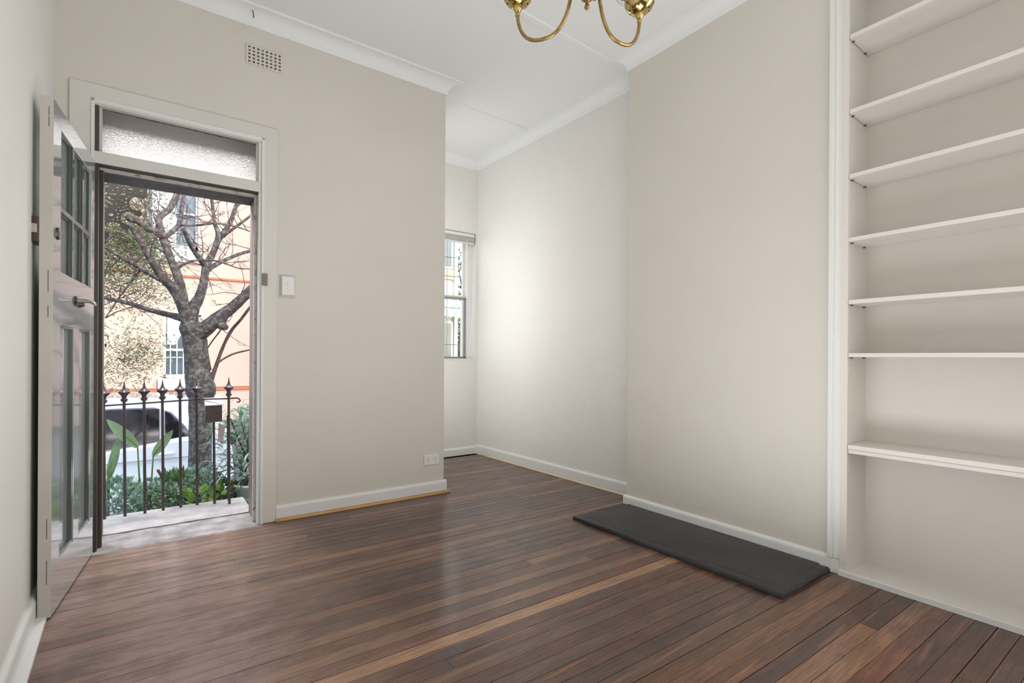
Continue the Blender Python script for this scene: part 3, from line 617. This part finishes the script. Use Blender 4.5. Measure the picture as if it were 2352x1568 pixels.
MB().add([(.314, 4.008, .702), (.424, 4.008, .702), (.424, 4.105, .745), (.314, 4.105, .745), (.314, 4.008, .706), (.424, 4.008, .706), (.424, 4.105, .750), (.314, 4.105, .750)], [(0, 3, 2, 1), (4, 5, 6, 7), (0, 1, 5, 4), (1, 2, 6, 5), (2, 3, 7, 6), (3, 0, 4, 7)]).build('lid', mat('pale_lid', (.42, .40, .44), .4), mbx, label='pale grey sloping lid')
MB().add([(.395, 4.05, .44), (.428, 4.05, .44), (.440, 4.05, .55), (.400, 4.05, .575), (.395, 4.054, .44), (.428, 4.054, .44), (.440, 4.054, .55), (.400, 4.054, .575)], [(0, 1, 2, 3), (4, 7, 6, 5), (0, 4, 5, 1), (1, 5, 6, 2), (2, 6, 7, 3), (3, 7, 4, 0)]).build('paper_flap', mat('pink_paper', (.52, .42, .44), .7), mbx, label='pinkish grey flap below the box')

bm_ = thing('verandah_beam', 'black verandah beam with cast-iron lace bracket at the upper left', 'verandah beam', (-.2, 4.12, 2.24))
MB().box(-.75, 1.3, 4.09, 4.17, 2.285, 2.37).build('beam', m_lace, bm_)
def c2w(cx_, cy_, Y=4.10): return aty(230+cx_/8.713, 380+cy_/8.713, Y)
OUT = [(-300, 120), (-300, 1200), (-200, 1480), (60, 1480), (140, 1470), (185, 1420), (170, 1350), (100, 1300), (90, 1210), (130, 1160), (220, 1125), (320, 1130), (380, 1160), (400, 1210), (460, 1280), (540, 1295), (585, 1250), (560, 1190), (490, 1160), (440, 1140), (410, 1070), (430, 990), (500, 930), (600, 915), (660, 940), (690, 980), (750, 1020), (820, 1010), (845, 960), (800, 900), (740, 910), (690, 885), (640, 880), (590, 820), (585, 730), (630, 650), (700, 620), (760, 640), (850, 660), (940, 650), (945, 280)]
HOL = [(165, 290, 70, 22, 35), (320, 312, 58, 20, -15), (95, 358, 45, 18, -25), (128, 410, 55, 18, 0), (122, 475, 25, 13, 10), (242, 492, 26, 12, 10), (350, 503, 27, 14, 10), (362, 443, 52, 15, 15), (385, 395, 48, 13, 40), (438, 372, 42, 17, 70), (523, 385, 46, 22, -65), (582, 418, 48, 17, -30), (606, 473, 56, 19, 5), (483, 467, 28, 19, 0), (478, 521, 20, 9, 0), (640, 360, 60, 22, 35), (795, 382, 62, 20, -15), (598, 537, 22, 12, 10), (712, 555, 22, 13, 10), (828, 571, 24, 12, 5), (852, 462, 50, 14, 45), (828, 507, 52, 14, 15), (900, 435, 32, 12, 70), (455, 572, 56, 26, 0), (620, 583, 60, 9, 8), (570, 622, 26, 16, -15), (200, 565, 140, 27, 5), (190, 650, 140, 26, 20), (165, 730, 110, 25, 30), (120, 815, 75, 22, 40), (367, 660, 20, 20, 0), (440, 692, 25, 19, 10), (530, 665, 25, 19, 30), (515, 735, 25, 22, 0), (327, 763, 21, 19, 0), (408, 770, 25, 17, 10), (372, 833, 23, 19, 0), (465, 825, 25, 18, -30), (525, 800, 26, 20, 20), (322, 893, 19, 17, 0), (415, 900, 25, 24, 0), (485, 883, 28, 17, -10), (562, 868, 34, 15, 20), (85, 915, 22, 24, 0), (215, 980, 53, 40, 0), (360, 968, 26, 18, 0), (347, 1030, 25, 25, 0), (355, 1095, 28, 15, 15), (262, 1082, 33, 14, 8), (180, 1082, 24, 18, 0), (90, 1042, 18, 16, 0), (105, 1118, 20, 15, 0), (285, 1042, 11, 9, 0), (255, 852, 15, 11, 0), (-120, 400, 90, 20, 10), (-120, 520, 110, 20, -8), (-100, 900, 60, 60, 0), (-120, 1200, 60, 50, 0)]
cu = bpy.data.curves.new('lace', 'CURVE'); cu.dimensions = '2D'; cu.fill_mode = 'BOTH'; cu.extrude = .006
def spl(pts):
    s = cu.splines.new('POLY'); s.points.add(len(pts)-1); s.use_cyclic_u = True
    for p, q in zip(s.points, pts): p.co = (q[0], q[1], 0, 1)
o2 = c2w(0, 0)
spl([((c2w(*p)-o2).x, (c2w(*p)-o2).z) for p in OUT])
for cx_, cy_, a_, b_, g in HOL:
    g = rad(g); spl([((c2w(cx_+a_*cos(t)*cos(g)-b_*sin(t)*sin(g), cy_+a_*cos(t)*sin(g)+b_*sin(t)*cos(g))-o2).x, (c2w(cx_+a_*cos(t)*cos(g)-b_*sin(t)*sin(g), cy_+a_*cos(t)*sin(g)+b_*sin(t)*cos(g))-o2).z) for t in [k*PI/6 for k in range(12)]])
tmp = bpy.data.objects.new('tmp', cu); S.collection.objects.link(tmp); bpy.context.view_layer.update()
me = bpy.data.meshes.new_from_object(tmp.evaluated_get(bpy.context.evaluated_depsgraph_get())); bpy.data.objects.remove(tmp)
me.transform(Matrix.Translation(o2) @ Matrix.Rotation(rad(90), 4, 'X')); me.transform(Matrix.Translation(-bm_.location)); me.materials.clear(); me.materials.append(m_lace)
lo = bpy.data.objects.new('lace_bracket', me); S.collection.objects.link(lo); lo.parent = bm_

# ------------------------------------------------------------------ ground outside
MB().box(-7, 12, 4.16, 5.35, -.75, -.42).build('ground_garden', m_soil, **st('', 'dark garden bed between fence and footpath', 'garden bed'))
MB().box(-7, 12, 5.35, 6.75, -1.05, -.85).build('ground_footpath', m_concrete, **st('', 'concrete footpath beside the parked car', 'footpath'))
MB().box(-40, 60, 6.75, 70, -1.2, -.97).build('ground_road', m_asphalt, **st('', 'asphalt street in front of the houses', 'road'))
MB().box(-7, -.60, 3.72, 4.16, -.75, -.05).box(1.55, 12, 3.72, 4.16, -.75, -.30).box(-.6, 1.55, 3.715, 4.16, -.75, -.31).build('ground_porch', m_stone, **st('', 'stone porch base under the fence slab', 'porch'))

# ------------------------------------------------------------------ plants
def leafmesh(mb, base, tip, width, sag=0, fold=.15, side=None, nseg=8):
    base, tip = Vector(base), Vector(tip); d = tip-base; L = d.length; d = d.normalized()
    side = Vector(side) if side else d.cross(Vector((0, -1, .2))).normalized()
    side = (side-d*side.dot(d)).normalized(); nrm = side.cross(d); vs = []; fs = []
    for i in range(nseg+1):
        t = i/nseg; w = width*math.sin(PI*min(1, t*.92+.08))**.75*(1-.15*t) if t < 1 else 0
        c = base+(tip-base)*t+Vector((0, 0, -sag*t*t))
        vs += [tuple(c-side*w+nrm*fold*w), tuple(c), tuple(c+side*w+nrm*fold*w)]
    for i in range(nseg):
        for k in (0, 1): fs.append((i*3+k, i*3+k+1, i*3+k+4, i*3+k+3))
    mb.add(vs, fs)
sp = thing('bird_of_paradise', 'bird-of-paradise plant with broad paddle leaves behind the iron fence', 'plant', (.0, 4.6, -.42))
Y = 4.5
STR = [((316, 1026), (244, 962), .040, 4.42, (340, 1175)), ((251, 1098), (276, 992), .028, 4.40, (262, 1180)), ((247, 1092), (266, 1034), .020, 4.36, (250, 1190)), ((352, 1046), (398, 986), .035, 4.5, (338, 1175)), ((384, 1128), (377, 1070), .020, 4.6, (388, 1180)), ((425, 1095), (452, 1078), .022, 4.7, (400, 1180)), ((400, 1140), (372, 1092), .018, 4.7, (405, 1185))]
for bp_, tp, wd, yy, root in STR:
    mb = MB(); b_ = aty(*bp_, yy); t_ = aty(*tp, yy+random.uniform(-.05, .05)); leafmesh(mb, b_, t_, wd, 0, .25)
    lf = mb.build('leaf', m_strel, sp, smooth='all')
    r0 = aty(*root, 4.62); r0.z = -.42; mid = (b_+r0)/2+Vector((random.uniform(-.02, .02), 0, .02))
    MB().tube([r0, mid, b_, b_+(t_-b_)*.5], [.007, .006, .0045, .002], 8).build('leaf_stalk', m_jade2, lf, smooth=True)
MB().tube([Vector((.10, 4.62, -.42)), aty(336, 1120, 4.55), aty(332, 1050, 4.5), aty(340, 975, 4.48)], [.006, .005, .004, .001], 8).build('flower_stalk', mat('purple_stalk', (.16, .13, .17), .5), sp, smooth=True)
MB().tube([Vector((.22, 4.68, -.42)), aty(382, 1140, 4.62), aty(376, 1100, 4.6), aty(362, 1078, 4.58)], [.014, .013, .012, .010], 8).build('cut_stem', mat('cut_brown', (.20, .11, .08), .8), sp, smooth=True)
def bush(name, label, cx_, cy_, rx_, ry_, Y, n, m, lsz, depth, stems=5, shape=1.0, cat='shrub', group='low shrubs behind the iron fence'):
    c = aty(cx_, cy_, Y); t = thing(name, label, cat, (c.x, c.y+.0, -.42), group=group); sc = mpp(cx_, Y); R = random.Random(int(cx_*7+cy_))
    mb = MB()
    for i in range(n):
        while True:
            u = Vector((R.uniform(-1, 1), R.uniform(-1, 1), R.uniform(-1, 1)))
            if u.length < 1: break
        u = u.normalized()*u.length**.6
        p = c+Vector((u.x*rx_*sc, u.y*depth, u.z*ry_*sc)); d = (u+Vector((R.uniform(-.7, .7), R.uniform(-.7, .7), R.uniform(-.2, 1.0)))).normalized()
        s = lsz*R.uniform(.6, 1.2); sd = d.orthogonal().normalized(); sd.rotate(Matrix.Rotation(R.uniform(0, 6.28), 3, d)); w_ = s*.32*shape
        mb.add([tuple(p), tuple(p+d*s*.5-sd*w_), tuple(p+d*s), tuple(p+d*s*.5+sd*w_)], [(0, 1, 2, 3)])
    mb.build('foliage', m, t, kind='stuff')
    for i in range(stems):
        p = c+Vector((R.uniform(-.8, .8)*rx_*sc, R.uniform(-.6, .6)*depth, R.uniform(0, .7)*ry_*sc)); b0 = Vector((c.x+R.uniform(-.06, .06), c.y+R.uniform(-.05, .05), -.43))
        MB().tube([b0, (b0+p)/2+Vector((R.uniform(-.03, .03), 0, .02)), p], [.008, .006, .003], 6).build('stem', m_stemc, t, smooth=True)
    return t
m_stemc = mat('pale_stem', (.30, .25, .20), .8, col2=(.40, .36, .30), scale=20)
bush('jade_bush', 'dense jade bush low at the left behind the fence', 272, 1150, 48, 50, 4.42, 620, m_jade, .046, .16)
bush('jade_bush', 'bluish jade bush in the middle behind the fence pickets', 345, 1140, 60, 36, 4.55, 480, m_jade, .042, .16)
bush('leafy_shrub', 'dark green strap-leaved shrub behind the middle fence pickets', 405, 1130, 40, 42, 4.60, 380, m_green, .07, .15, shape=.45)
bush('jade_bush', 'small jade bush at the foot of the street tree', 462, 1112, 38, 42, 4.62, 480, m_jade, .040, .15, stems=8)
bush('leafy_shrub', 'bright green broad-leaved shrub right of centre behind the fence', 470, 1140, 34, 22, 4.36, 60, m_jade2, .075, .08, shape=1.0)
bush('leafy_shrub', 'dim green groundcover below the hanging potted plant', 515, 1128, 26, 24, 4.45, 200, m_green, .05, .10)

# potted strap-leaved plant
pt = thing('flower_pot', 'large pale green glazed pot beside the fence slab', 'plant pot', (.80, 4.50, -.42))
MB().lathe([(.16, 0), (.20, .05), (.245, .25), (.262, .33), (.270, .345), (.262, .36), (.275, .415), (.292, .44), (.296, .455), (.285, .465), (.27, .455), (.25, .42), (0, .42)], (.80, 4.50, -.42), 40).build('pot', m_pot, pt, smooth=True)
MB().lathe([(0, 0), (.252, 0), (.252, -.03), (0, -.03)], (.80, 4.50, .01), 30).build('soil', m_soil, pt)
pp = thing('strap_leaved_plant', 'bushy arching strap-leaved plant growing in the pale green pot', 'potted plant', (.80, 4.50, .01))
R = random.Random(5); mb = MB()
for i in range(560):
    hz = R.uniform(.02, .62); an = R.uniform(0, 2*PI); rr = R.uniform(0, .30)
    b0 = Vector((.72+rr*cos(an), 4.48+rr*sin(an)*.7, .03+hz*(1-.3*rr)))
    az = an+R.uniform(-.7, .7); L = R.uniform(.12, .26); w0 = R.uniform(.007, .012); e0 = R.uniform(.2, 1.3); p = b0.copy(); vs = []; fs = []
    side = Vector((-sin(az), cos(az), R.uniform(-.3, .3))).normalized(); ns = 7
    for s in range(ns+1):
        w1 = w0*(1-(s/ns)**2)+.0003; vs += [tuple(p-side*w1), tuple(p+side*w1)]
        e = e0-s/ns*R.uniform(1.8, 2.4); p = p+Vector((cos(az)*cos(e), sin(az)*cos(e), sin(e)))*L/ns
    for s in range(ns): fs.append((2*s, 2*s+1, 2*s+3, 2*s+2))
    mb.add(vs, fs)
mb.build('foliage', m_strap, pp, kind='stuff')
for i in range(14):
    an = R.uniform(0, 2*PI); MB().tube([(.80+.08*cos(an), 4.50+.08*sin(an), .0), (.75+.14*cos(an), 4.5+.12*sin(an), .3), (.72+.2*cos(an), 4.48+.16*sin(an), .55)], [.006, .005, .003], 6).build('cane', m_green, pp)

# ------------------------------------------------------------------ street tree (bare)
TY = 5.85
tr = thing('street_tree', 'bare grey-barked street tree with gnarled limbs behind the fence', 'tree', (*aty(458, 1100, TY).xy, -.85))
def cp(x, y): return (200+x/3.5636, 360+y/3.5636)
def limb(name, pts, widths, y0=TY, y1=TY, crop=True, m=None, n=10, knob=.12, par=None):
    P = []; Rr = []; k = len(pts)
    # resample smooth
    for i in range(k-1):
        for j in range(4):
            t = j/4; q = [pts[max(i-1, 0)], pts[i], pts[i+1], pts[min(i+2, k-1)]]
            def cr(c): a, b, c2, d = [p[c] for p in q]; return .5*(2*b+(c2-a)*t+(2*a-5*b+4*c2-d)*t*t+(-a+3*b-3*c2+d)*t**3)
            P.append((cr(0), cr(1), i+t)); Rr.append(widths[i]+(widths[i+1]-widths[i])*t)
    P.append((*pts[-1], k-1)); Rr.append(widths[-1]); V = []; RV = []
    for (x, y, u), w_ in zip(P, Rr):
        if crop: x, y = cp(x, y); w_ = w_/3.5636
        yy = y0+(y1-y0)*u/(k-1); v = aty(x, y, yy); nzv = noise.noise(v*7); V.append(v+Vector((0, nzv*.01, 0))); RV.append(max(.002, w_/2*mpp(x, yy)*(1+knob*noise.noise(v*14))))
    LIMBS.append((V, RV)); return MB().tube(V, RV, n).build(name, m or m_bark, par or tr, smooth='all')
LIMBS = []
limb('trunk', [(456, 1260), (458, 1130), (460, 1030), (461, 960), (462, 915), (461, 893), (455, 860), (451, 815), (448, 785), (444, 755), (446, 738)], [54, 46, 46, 46, 52, 62, 50, 46, 48, 54, 46], crop=False, n=16)
limb('burl', [(468, 905), (480, 893), (488, 886)], [40, 38, 18], crop=False, n=12)
limb('limb', [(870, 1480), (820, 1330), (775, 1200), (700, 1070), (640, 1010), (560, 900), (480, 760), (400, 640), (355, 550)], [110, 95, 85, 72, 68, 62, 52, 42, 34], TY, TY-.35)
limb('limb', [(840, 1420), (800, 1260), (780, 1130), (740, 970), (690, 850), (640, 720), (620, 650), (590, 540), (600, 490), (680, 420), (730, 320), (745, 230), (760, 120)], [95, 82, 74, 64, 60, 58, 66, 50, 46, 48, 46, 40, 34], TY, TY+.35)
limb('limb', [(620, 660), (560, 610), (500, 590), (420, 530), (345, 500)], [50, 48, 48, 54, 60], TY+.15, TY-.15)
limb('limb', [(640, 660), (740, 570), (765, 500), (775, 420), (790, 335)], [38, 36, 32, 32, 28], TY+.15, TY+.5)
limb('limb', [(850, 1380), (860, 1250), (910, 1170), (950, 1050), (970, 930), (990, 860), (1030, 790), (1075, 650), (1045, 540), (1030, 420), (1010, 280)], [110, 100, 74, 64, 60, 56, 46, 44, 32, 26, 22], TY, TY+.4)
limb('limb', [(1060, 720), (1110, 630), (1170, 540), (1210, 430), (1245, 320)], [36, 36, 34, 30, 24], TY+.3, TY+.6)
limb('limb', [(1085, 670), (1180, 600), (1290, 520), (1400, 430)], [28, 24, 20, 18], TY+.3, TY+.1)
limb('limb', [(975, 910), (920, 830), (870, 760), (830, 690), (790, 590)], [50, 44, 36, 32, 28], TY+.2, TY-.1)
limb('limb', [(990, 920), (1040, 890), (1120, 850), (1250, 795), (1400, 755)], [44, 38, 28, 26, 22], TY+.2, TY+.6)
limb('limb', [(850, 1490), (940, 1430), (1060, 1330), (1180, 1240), (1290, 1140), (1400, 1035)], [120, 120, 105, 84, 76, 76], TY, TY-.3, n=12)
limb('pruned_stub', [(1060, 1360), (1100, 1385), (1130, 1392)], [70, 62, 52], TY-.1, TY-.2, n=12)
limb('limb', [(660, 1030), (520, 960), (400, 890), (280, 820), (150, 740)], [48, 42, 36, 32, 26], TY-.1, TY-.6)
limb('limb', [(790, 1320), (740, 1310), (660, 1290), (500, 1250), (350, 1200), (130, 1150)], [70, 58, 46, 38, 34, 28], TY, TY+.5)
limb('branch', [(770, 560), (900, 560), (1050, 545), (1200, 565), (1400, 635)], [20, 18, 16, 14, 10], TY+.1, TY-.2)
limb('branch', [(740, 910), (830, 860), (930, 845), (1050, 850), (1150, 880), (1260, 915), (1400, 912)], [24, 20, 17, 14, 13, 11, 9], TY-.15, TY-.3)
limb('branch', [(480, 870), (400, 970), (330, 1060), (250, 1170), (150, 1320)], [16, 14, 12, 11, 8], TY-.3, TY-.1)
limb('branch', [(640, 790), (560, 740), (470, 730), (380, 660), (250, 610), (140, 590)], [14, 13, 12, 10, 9, 7], TY-.1, TY-.5)
limb('branch', [(280, 820), (200, 900), (150, 960)], [14, 12, 8], TY-.45, TY-.4)
limb('sucker', [(483, 885), (497, 838), (515, 790), (533, 757), (552, 735), (575, 705), (592, 688)], [9, 8, 7, 7, 6, 6, 6], crop=False, m=m_bark2)
limb('sucker', [(486, 870), (496, 838), (530, 815), (565, 805), (592, 800)], [7, 5, 4, 4, 3], crop=False, m=m_bark2)
limb('sucker', [(484, 850), (478, 815), (474, 780)], [4, 3, 2], crop=False, m=m_bark2)
limb('sucker', [(476, 800), (490, 780), (505, 760), (520, 735), (525, 720), (535, 700)], [3, 3, 3, 3, 3, 2], crop=False, m=m_bark2)
R = random.Random(11); mb = MB()
base_l = list(LIMBS[2:20])
def twig(p, d, L, r, depth):
    pts = [p]; dd_ = d.normalized()
    for s in range(5):
        dd_ = (dd_+Vector((R.uniform(-.35, .35), R.uniform(-.35, .35), R.uniform(-.25, .35)))).normalized(); pts.append(pts[-1]+dd_*L/5)
    mb.tube(pts, [r, r*.85, r*.7, r*.55, r*.45, r*.3], 5, cap=False)
    if depth:
        for q in (2, 3, 4):
            if R.random() < .7: twig(pts[q], (dd_+Vector((R.uniform(-1, 1), R.uniform(-.8, .8), R.uniform(-.8, .8)))), L*R.uniform(.35, .6), r*.55, depth-1)
for V, RV in base_l:
    n_ = max(3, int(len(V)*.30))
    for i in range(n_):
        q = R.randrange(len(V)//3, len(V)); d = Vector((R.uniform(-1, 1), R.uniform(-.7, .7), R.uniform(-.5, 1)))
        twig(V[q], d, R.uniform(.18, .5), R.uniform(.004, .0065), 2)
mb.build('twigs', m_bark2, tr, kind='stuff')

# ------------------------------------------------------------------ parked car (rear to the right)
car = thing('parked_car', 'white hatchback parked on the street behind the tree, rear to the right', 'car', (-1.2, 7.95, -.97))
G = -.97; CY0 = 7.10; CYC = 7.98
def cz(z): return G+z
# side profile (x, z, half width)
def loft(prof, name, m, closed=True, **kw):
    n = len(prof); vs = [(x, CYC-hw, z) for x, z, hw in prof]+[(x, CYC+hw, z) for x, z, hw in prof]
    fs = [tuple(range(n))[::-1], tuple(range(n, 2*n))]+[(i, (i+1) % n, n+(i+1) % n, n+i) for i in range(n)]
    return MB().add(vs, fs).build(name, m, car, smooth=True, bevel=kw.pop('bevel', .03), seg=3, **kw)
body = [(.84, cz(.32), .84), (.88, cz(.55), .87), (.86, cz(.85), .87), (.80, cz(1.04), .84), (.30, cz(1.04), .86), (-.4, cz(.95), .87), (-2.3, cz(.90), .86), (-3.2, cz(.80), .80), (-3.42, cz(.6), .74), (-3.42, cz(.3), .72), (-3.0, cz(.2), .82), (.6, cz(.2), .84)]
bo = loft(body, 'body', m_carpaint, bevel=.05)
cab = [(.84, cz(1.02), .82), (.66, cz(1.36), .68), (.50, cz(1.475), .60), (-.2, cz(1.52), .60), (-.9, cz(1.50), .60), (-1.5, cz(1.42), .60), (-2.35, cz(.90), .80), (-.4, cz(.93), .86)]
loft(cab, 'cabin', m_carpaint, bevel=.04)
MB().box(-.95, .2, CYC-.5, CYC+.5, cz(1.512), cz(1.528)).build('sunroof', m_carglass, car, bevel=.01) if False else None
def hwz(z): return .86+(.62-.86)*min(1, max(0, (z-.95)/(1.44-.95)))
def sidepoly(pts, m, name, dy=.012, **kw):
    mb = MB(); n = len(pts); vs = [(x, CYC-hwz(z)-dy, cz(z)) for x, z in pts]+[(x, CYC-hwz(z)+.03, cz(z)) for x, z in pts]
    return mb.add(vs, [tuple(range(n)), tuple(range(n, 2*n))[::-1]]+[(i, (i+1) % n, n+(i+1) % n, n+i) for i in range(n)]).build(name, m, car, **kw)
sidepoly([(-1.9, .955), (-.40, .955), (.10, 1.00), (.42, 1.045), (.36, 1.16), (.22, 1.33), (.05, 1.395), (-.35, 1.40), (-1.35, 1.37)], mat('window_surround', (.07, .085, .15), .3), 'window_surround', .006)
sidepoly([(-1.85, .965), (-.72, .965), (-.72, 1.375), (-1.32, 1.355)], m_carglass, 'front_window')
sidepoly([(-.66, .965), (-.38, .968), (.10, 1.012), (.10, 1.375), (-.35, 1.385), (-.66, 1.378)], m_carglass, 'rear_window')
sidepoly([(.16, 1.022), (.40, 1.055), (.34, 1.155), (.21, 1.315), (.16, 1.345)], m_carglass, 'quarter_window')
sidepoly([(.105, 1.01), (.155, 1.018), (.155, 1.36), (.105, 1.375)], m_steel, 'window_divider', .016)
MB().tube([(.03, CYC-.885, cz(.855)), (.07, CYC-.905, cz(.862)), (.20, CYC-.905, cz(.868)), (.25, CYC-.885, cz(.87))], [.012, .014, .014, .010], 8).build('door_handle', m_carpaint, car, smooth=True)
MB().box(-3.2, .84, CYC-.882, CYC-.868, cz(.80), cz(.806)).build('side_crease', m_steel, car)
MB().box(.80, .90, CYC-.86, CYC-.62, cz(.90), cz(1.06)).build('tail_light', mat('tail_dark', (.02, .02, .03), .2), car, bevel=.02)
MB().box(.62, .80, CYC-.55, CYC+.55, cz(1.43), cz(1.47)).build('rear_spoiler', m_carpaint, car, bevel=.015)
for x in (.28, -2.45):
    for s in (-1, 1):
        y0 = CYC+s*.80
        wv = MB(lambda a, b_, c: (x+a, y0+c*s, G+.32+b_)).lathe([(.0, .10), (.20, .09), (.215, .10), (.30, .10), (.32, .08), (.32, -.10), (0, -.10)], n=28).build('wheel', m_rubber, car, smooth=True)
        MB(lambda a, b_, c: (x+a, y0+c*s, G+.32+b_)).lathe([(0, .115), (.05, .115), (.19, .105), (.20, .09), (0, .09)], n=20).build('rim', m_chrome, wv, smooth=True)

# ------------------------------------------------------------------ houses opposite
HY = 18.0
ph = thing('pink_house', 'salmon pink painted brick house across the street', 'house', (0, HY, -.97))
lw = (aty(375, 735, HY), aty(458, 868, HY)); uw = (aty(352, 425, HY), aty(455, 575, HY))
wx0, wx1, wz0, wz1 = lw[0].x, 1.30, .38, 2.30
ux0, ux1, uz0, uz1 = -.10, uw[1].x, uw[1].z, 6.6
MB().box(-9, 5.1, HY, HY+7, -.97, wz0).box(-9, wx0, HY, HY+7, wz0, wz1).box(wx1, 5.1, HY, HY+7, wz0, wz1).box(-9, 5.1, HY, HY+7, wz1, uz0).box(-9, ux0, HY, HY+7, uz0, uz1).box(ux1, 5.1, HY, HY+7, uz0, uz1).box(-9, 5.1, HY, HY+7, uz1, 9.2).build('wall', m_pink, ph)
MB().box(-9, 5.1, HY-.05, HY, 3.44, 3.50).build('string_course', m_redtrim, ph)
MB().box(-9, 5.1, HY-.06, HY, -.02, .035).box(-9, 5.1, HY-.04, HY, .06, .085).build('base_moulding', m_redtrim, ph)
MB().box(-9.1, 5.15, HY-.2, HY+7.1, 9.2, 9.6).build('roof', m_asphalt, ph)
MB().box(wx0-.12, wx1+.12, HY-.10, HY, wz0-.36, wz0-.02).build('window_sill', m_cream, ph)
MB().box(ux0-.3, ux1+.1, HY-.10, HY, uz0-.42, uz0-.02).build('window_sill', m_white, ph)
for tag_, (x0, x1, z0, z1) in enumerate(((wx0, wx1, wz0, wz1), (ux0, ux1, uz0, uz1))):
    f = MB(); w_ = .07
    for q in ((x0, x0+w_, z0, z1), (x1-w_, x1, z0, z1), (x0, x1, z0, z0+.10), (x0, x1, z1-w_, z1)): f.box(q[0], q[1], HY+.04, HY+.16, q[2], q[3])
    f.box(x0, x1, HY+.05, HY+.14, (z0+z1)/2-.15 if tag_ == 0 else (z0+z1)/2-.1, (z0+z1)/2-.08 if tag_ == 0 else (z0+z1)/2-.03)
    wf = f.build('window_frame', m_white if tag_ == 0 else mat('blue_grey_frame', (.30, .36, .45), .5), ph)
    MB().box(x0+.05, x1-.05, HY+.12, HY+.13, z0, z1).build('glass_pane', m_glassdark, wf)
    if tag_ == 0:
        for k in range(1, 6): MB().box(x0+.02+k*(x1-x0)/6-.012, x0+.02+k*(x1-x0)/6+.012, HY-.05, HY-.02, z0-.30, z1).build('window_bar', m_white, wf)
        for z in (z0+.06, z0+.62, z0+1.36, z1-.06): MB().box(x0, x1, HY-.045, HY-.025, z-.012, z+.012).build('window_bar', m_white, wf)
        MB().add([(x0+.10, HY+.10, z0+1.0), (x0+.30, HY+.10, z0+1.0), (x0+.75, HY+.10, z1), (x0+.10, HY+.10, z1)], [(0, 1, 2, 3)]).build('curtain', m_curtain, wf)
    else:
        MB().box(x0+.15, x0+.75, HY+.08, HY+.10, z0, z1).build('curtain', m_curtain, wf)

cr = thing('cream_house', 'cream rendered house seen through the alcove sash window', 'house', (7.0, 14, -.97))
MB().box(5.2, 8.0, 14, 21, -.97, 8).build('wall', m_cream, cr)
for x0, z0, z1 in ((7.35, 3.9, 5.2), (7.35, .6, 2.2), (6.0, 3.9, 5.2), (6.0, .6, 2.2)):
    wf = MB().box(x0, x0+.55, 13.95, 14.0, z0, z1).build('window_frame', m_white, cr); MB().box(x0+.07, x0+.48, 13.93, 13.96, z0+.07, z1-.07).build('glass_pane', m_glassdark, wf)
MB().box(7.2, 8.03, 13.93, 14, 3.55, 3.85).build('balcony_band', mat('salmon_band', (.70, .42, .32), .8), cr)
MB().box(5.2, 8.03, 13.93, 14, 2.95, 3.05).build('string_course', m_redtrim, cr)
MB().box(7.93, 8.05, 13.9, 14.0, -.97, 8).build('quoin', m_white, cr)
aw = thing('striped_awning', 'green and white striped window awning on the cream house', 'awning', (7.7, 13.6, 2.2))
for k in range(8):
    x0 = 7.0+k*.14; MB().add([(x0, 13.99, 2.95), (x0+.14, 13.99, 2.95), (x0+.14, 13.35, 2.45), (x0, 13.35, 2.45), (x0+.14, 13.33, 2.32), (x0+.07, 13.33, 2.26), (x0, 13.33, 2.32)], [(0, 1, 2, 3), (3, 2, 4, 5, 6)]).build('stripe', m_white if k % 2 else mat('awning_green', (.30, .48, .36), .7), aw)
# ------------------------------------------------------------------ background trees
def tree(name, label, base, h, cr_, n, m, lsz, flat=.8, long=3.2, seed=1, dens=.5, tw=1.0):
    t = thing(name, label, 'tree', base); R = random.Random(seed); b = Vector(base)
    MB().tube([b, b+Vector((.1, 0, h*.35)), b+Vector((0, .1, h*.7))], [.16*tw, .12*tw, .07*tw], 10).build('trunk', m_bark, t, smooth=True)
    cen = b+Vector((0, 0, h*.62)); cl = [(cen+Vector((R.uniform(-1, 1)*cr_, R.uniform(-.6, .6)*cr_, R.uniform(-1, 1)*cr_*flat)), R.uniform(.25, .5)*cr_) for _ in range(26)]
    for c, r in cl[:9]: MB().tube([b+Vector((0, .05, h*.4)), (b+Vector((0, 0, h*.4))+c)/2+Vector((0, 0, .1)), c], [.05*tw, .03*tw, .012*tw], 6).build('branch', m_bark, t, smooth=True)
    mb = MB()
    for i in range(n):
        c, r = R.choice(cl); u = Vector((R.gauss(0, dens), R.gauss(0, dens), R.gauss(0, dens))); p = c+u*r
        d = Vector((R.uniform(-1, 1), R.uniform(-1, 1), R.uniform(-.9, .5))).normalized(); s = lsz*R.uniform(.6, 1.3); sd = d.orthogonal().normalized(); sd.rotate(Matrix.Rotation(R.uniform(0, 6.28), 3, d))
        mb.add([tuple(p), tuple(p+d*s*.5-sd*s/long), tuple(p+d*s), tuple(p+d*s*.5+sd*s/long)], [(0, 1, 2, 3)])
    mb.build('foliage', m, t, kind='stuff'); return t
tree('olive_tree', 'feathery pale olive-green tree in front of the pink house', (-1.12, 11.6, -.97), 5.8, 1.25, 46000, m_olive, .07, 1.7, 8, 3, .62, tw=.4)
tree('background_tree', 'light green street tree right of the cream house', (10.7, 17.5, -.97), 6.5, 1.5, 5000, m_olive, .16, 1.2, 3, 5)
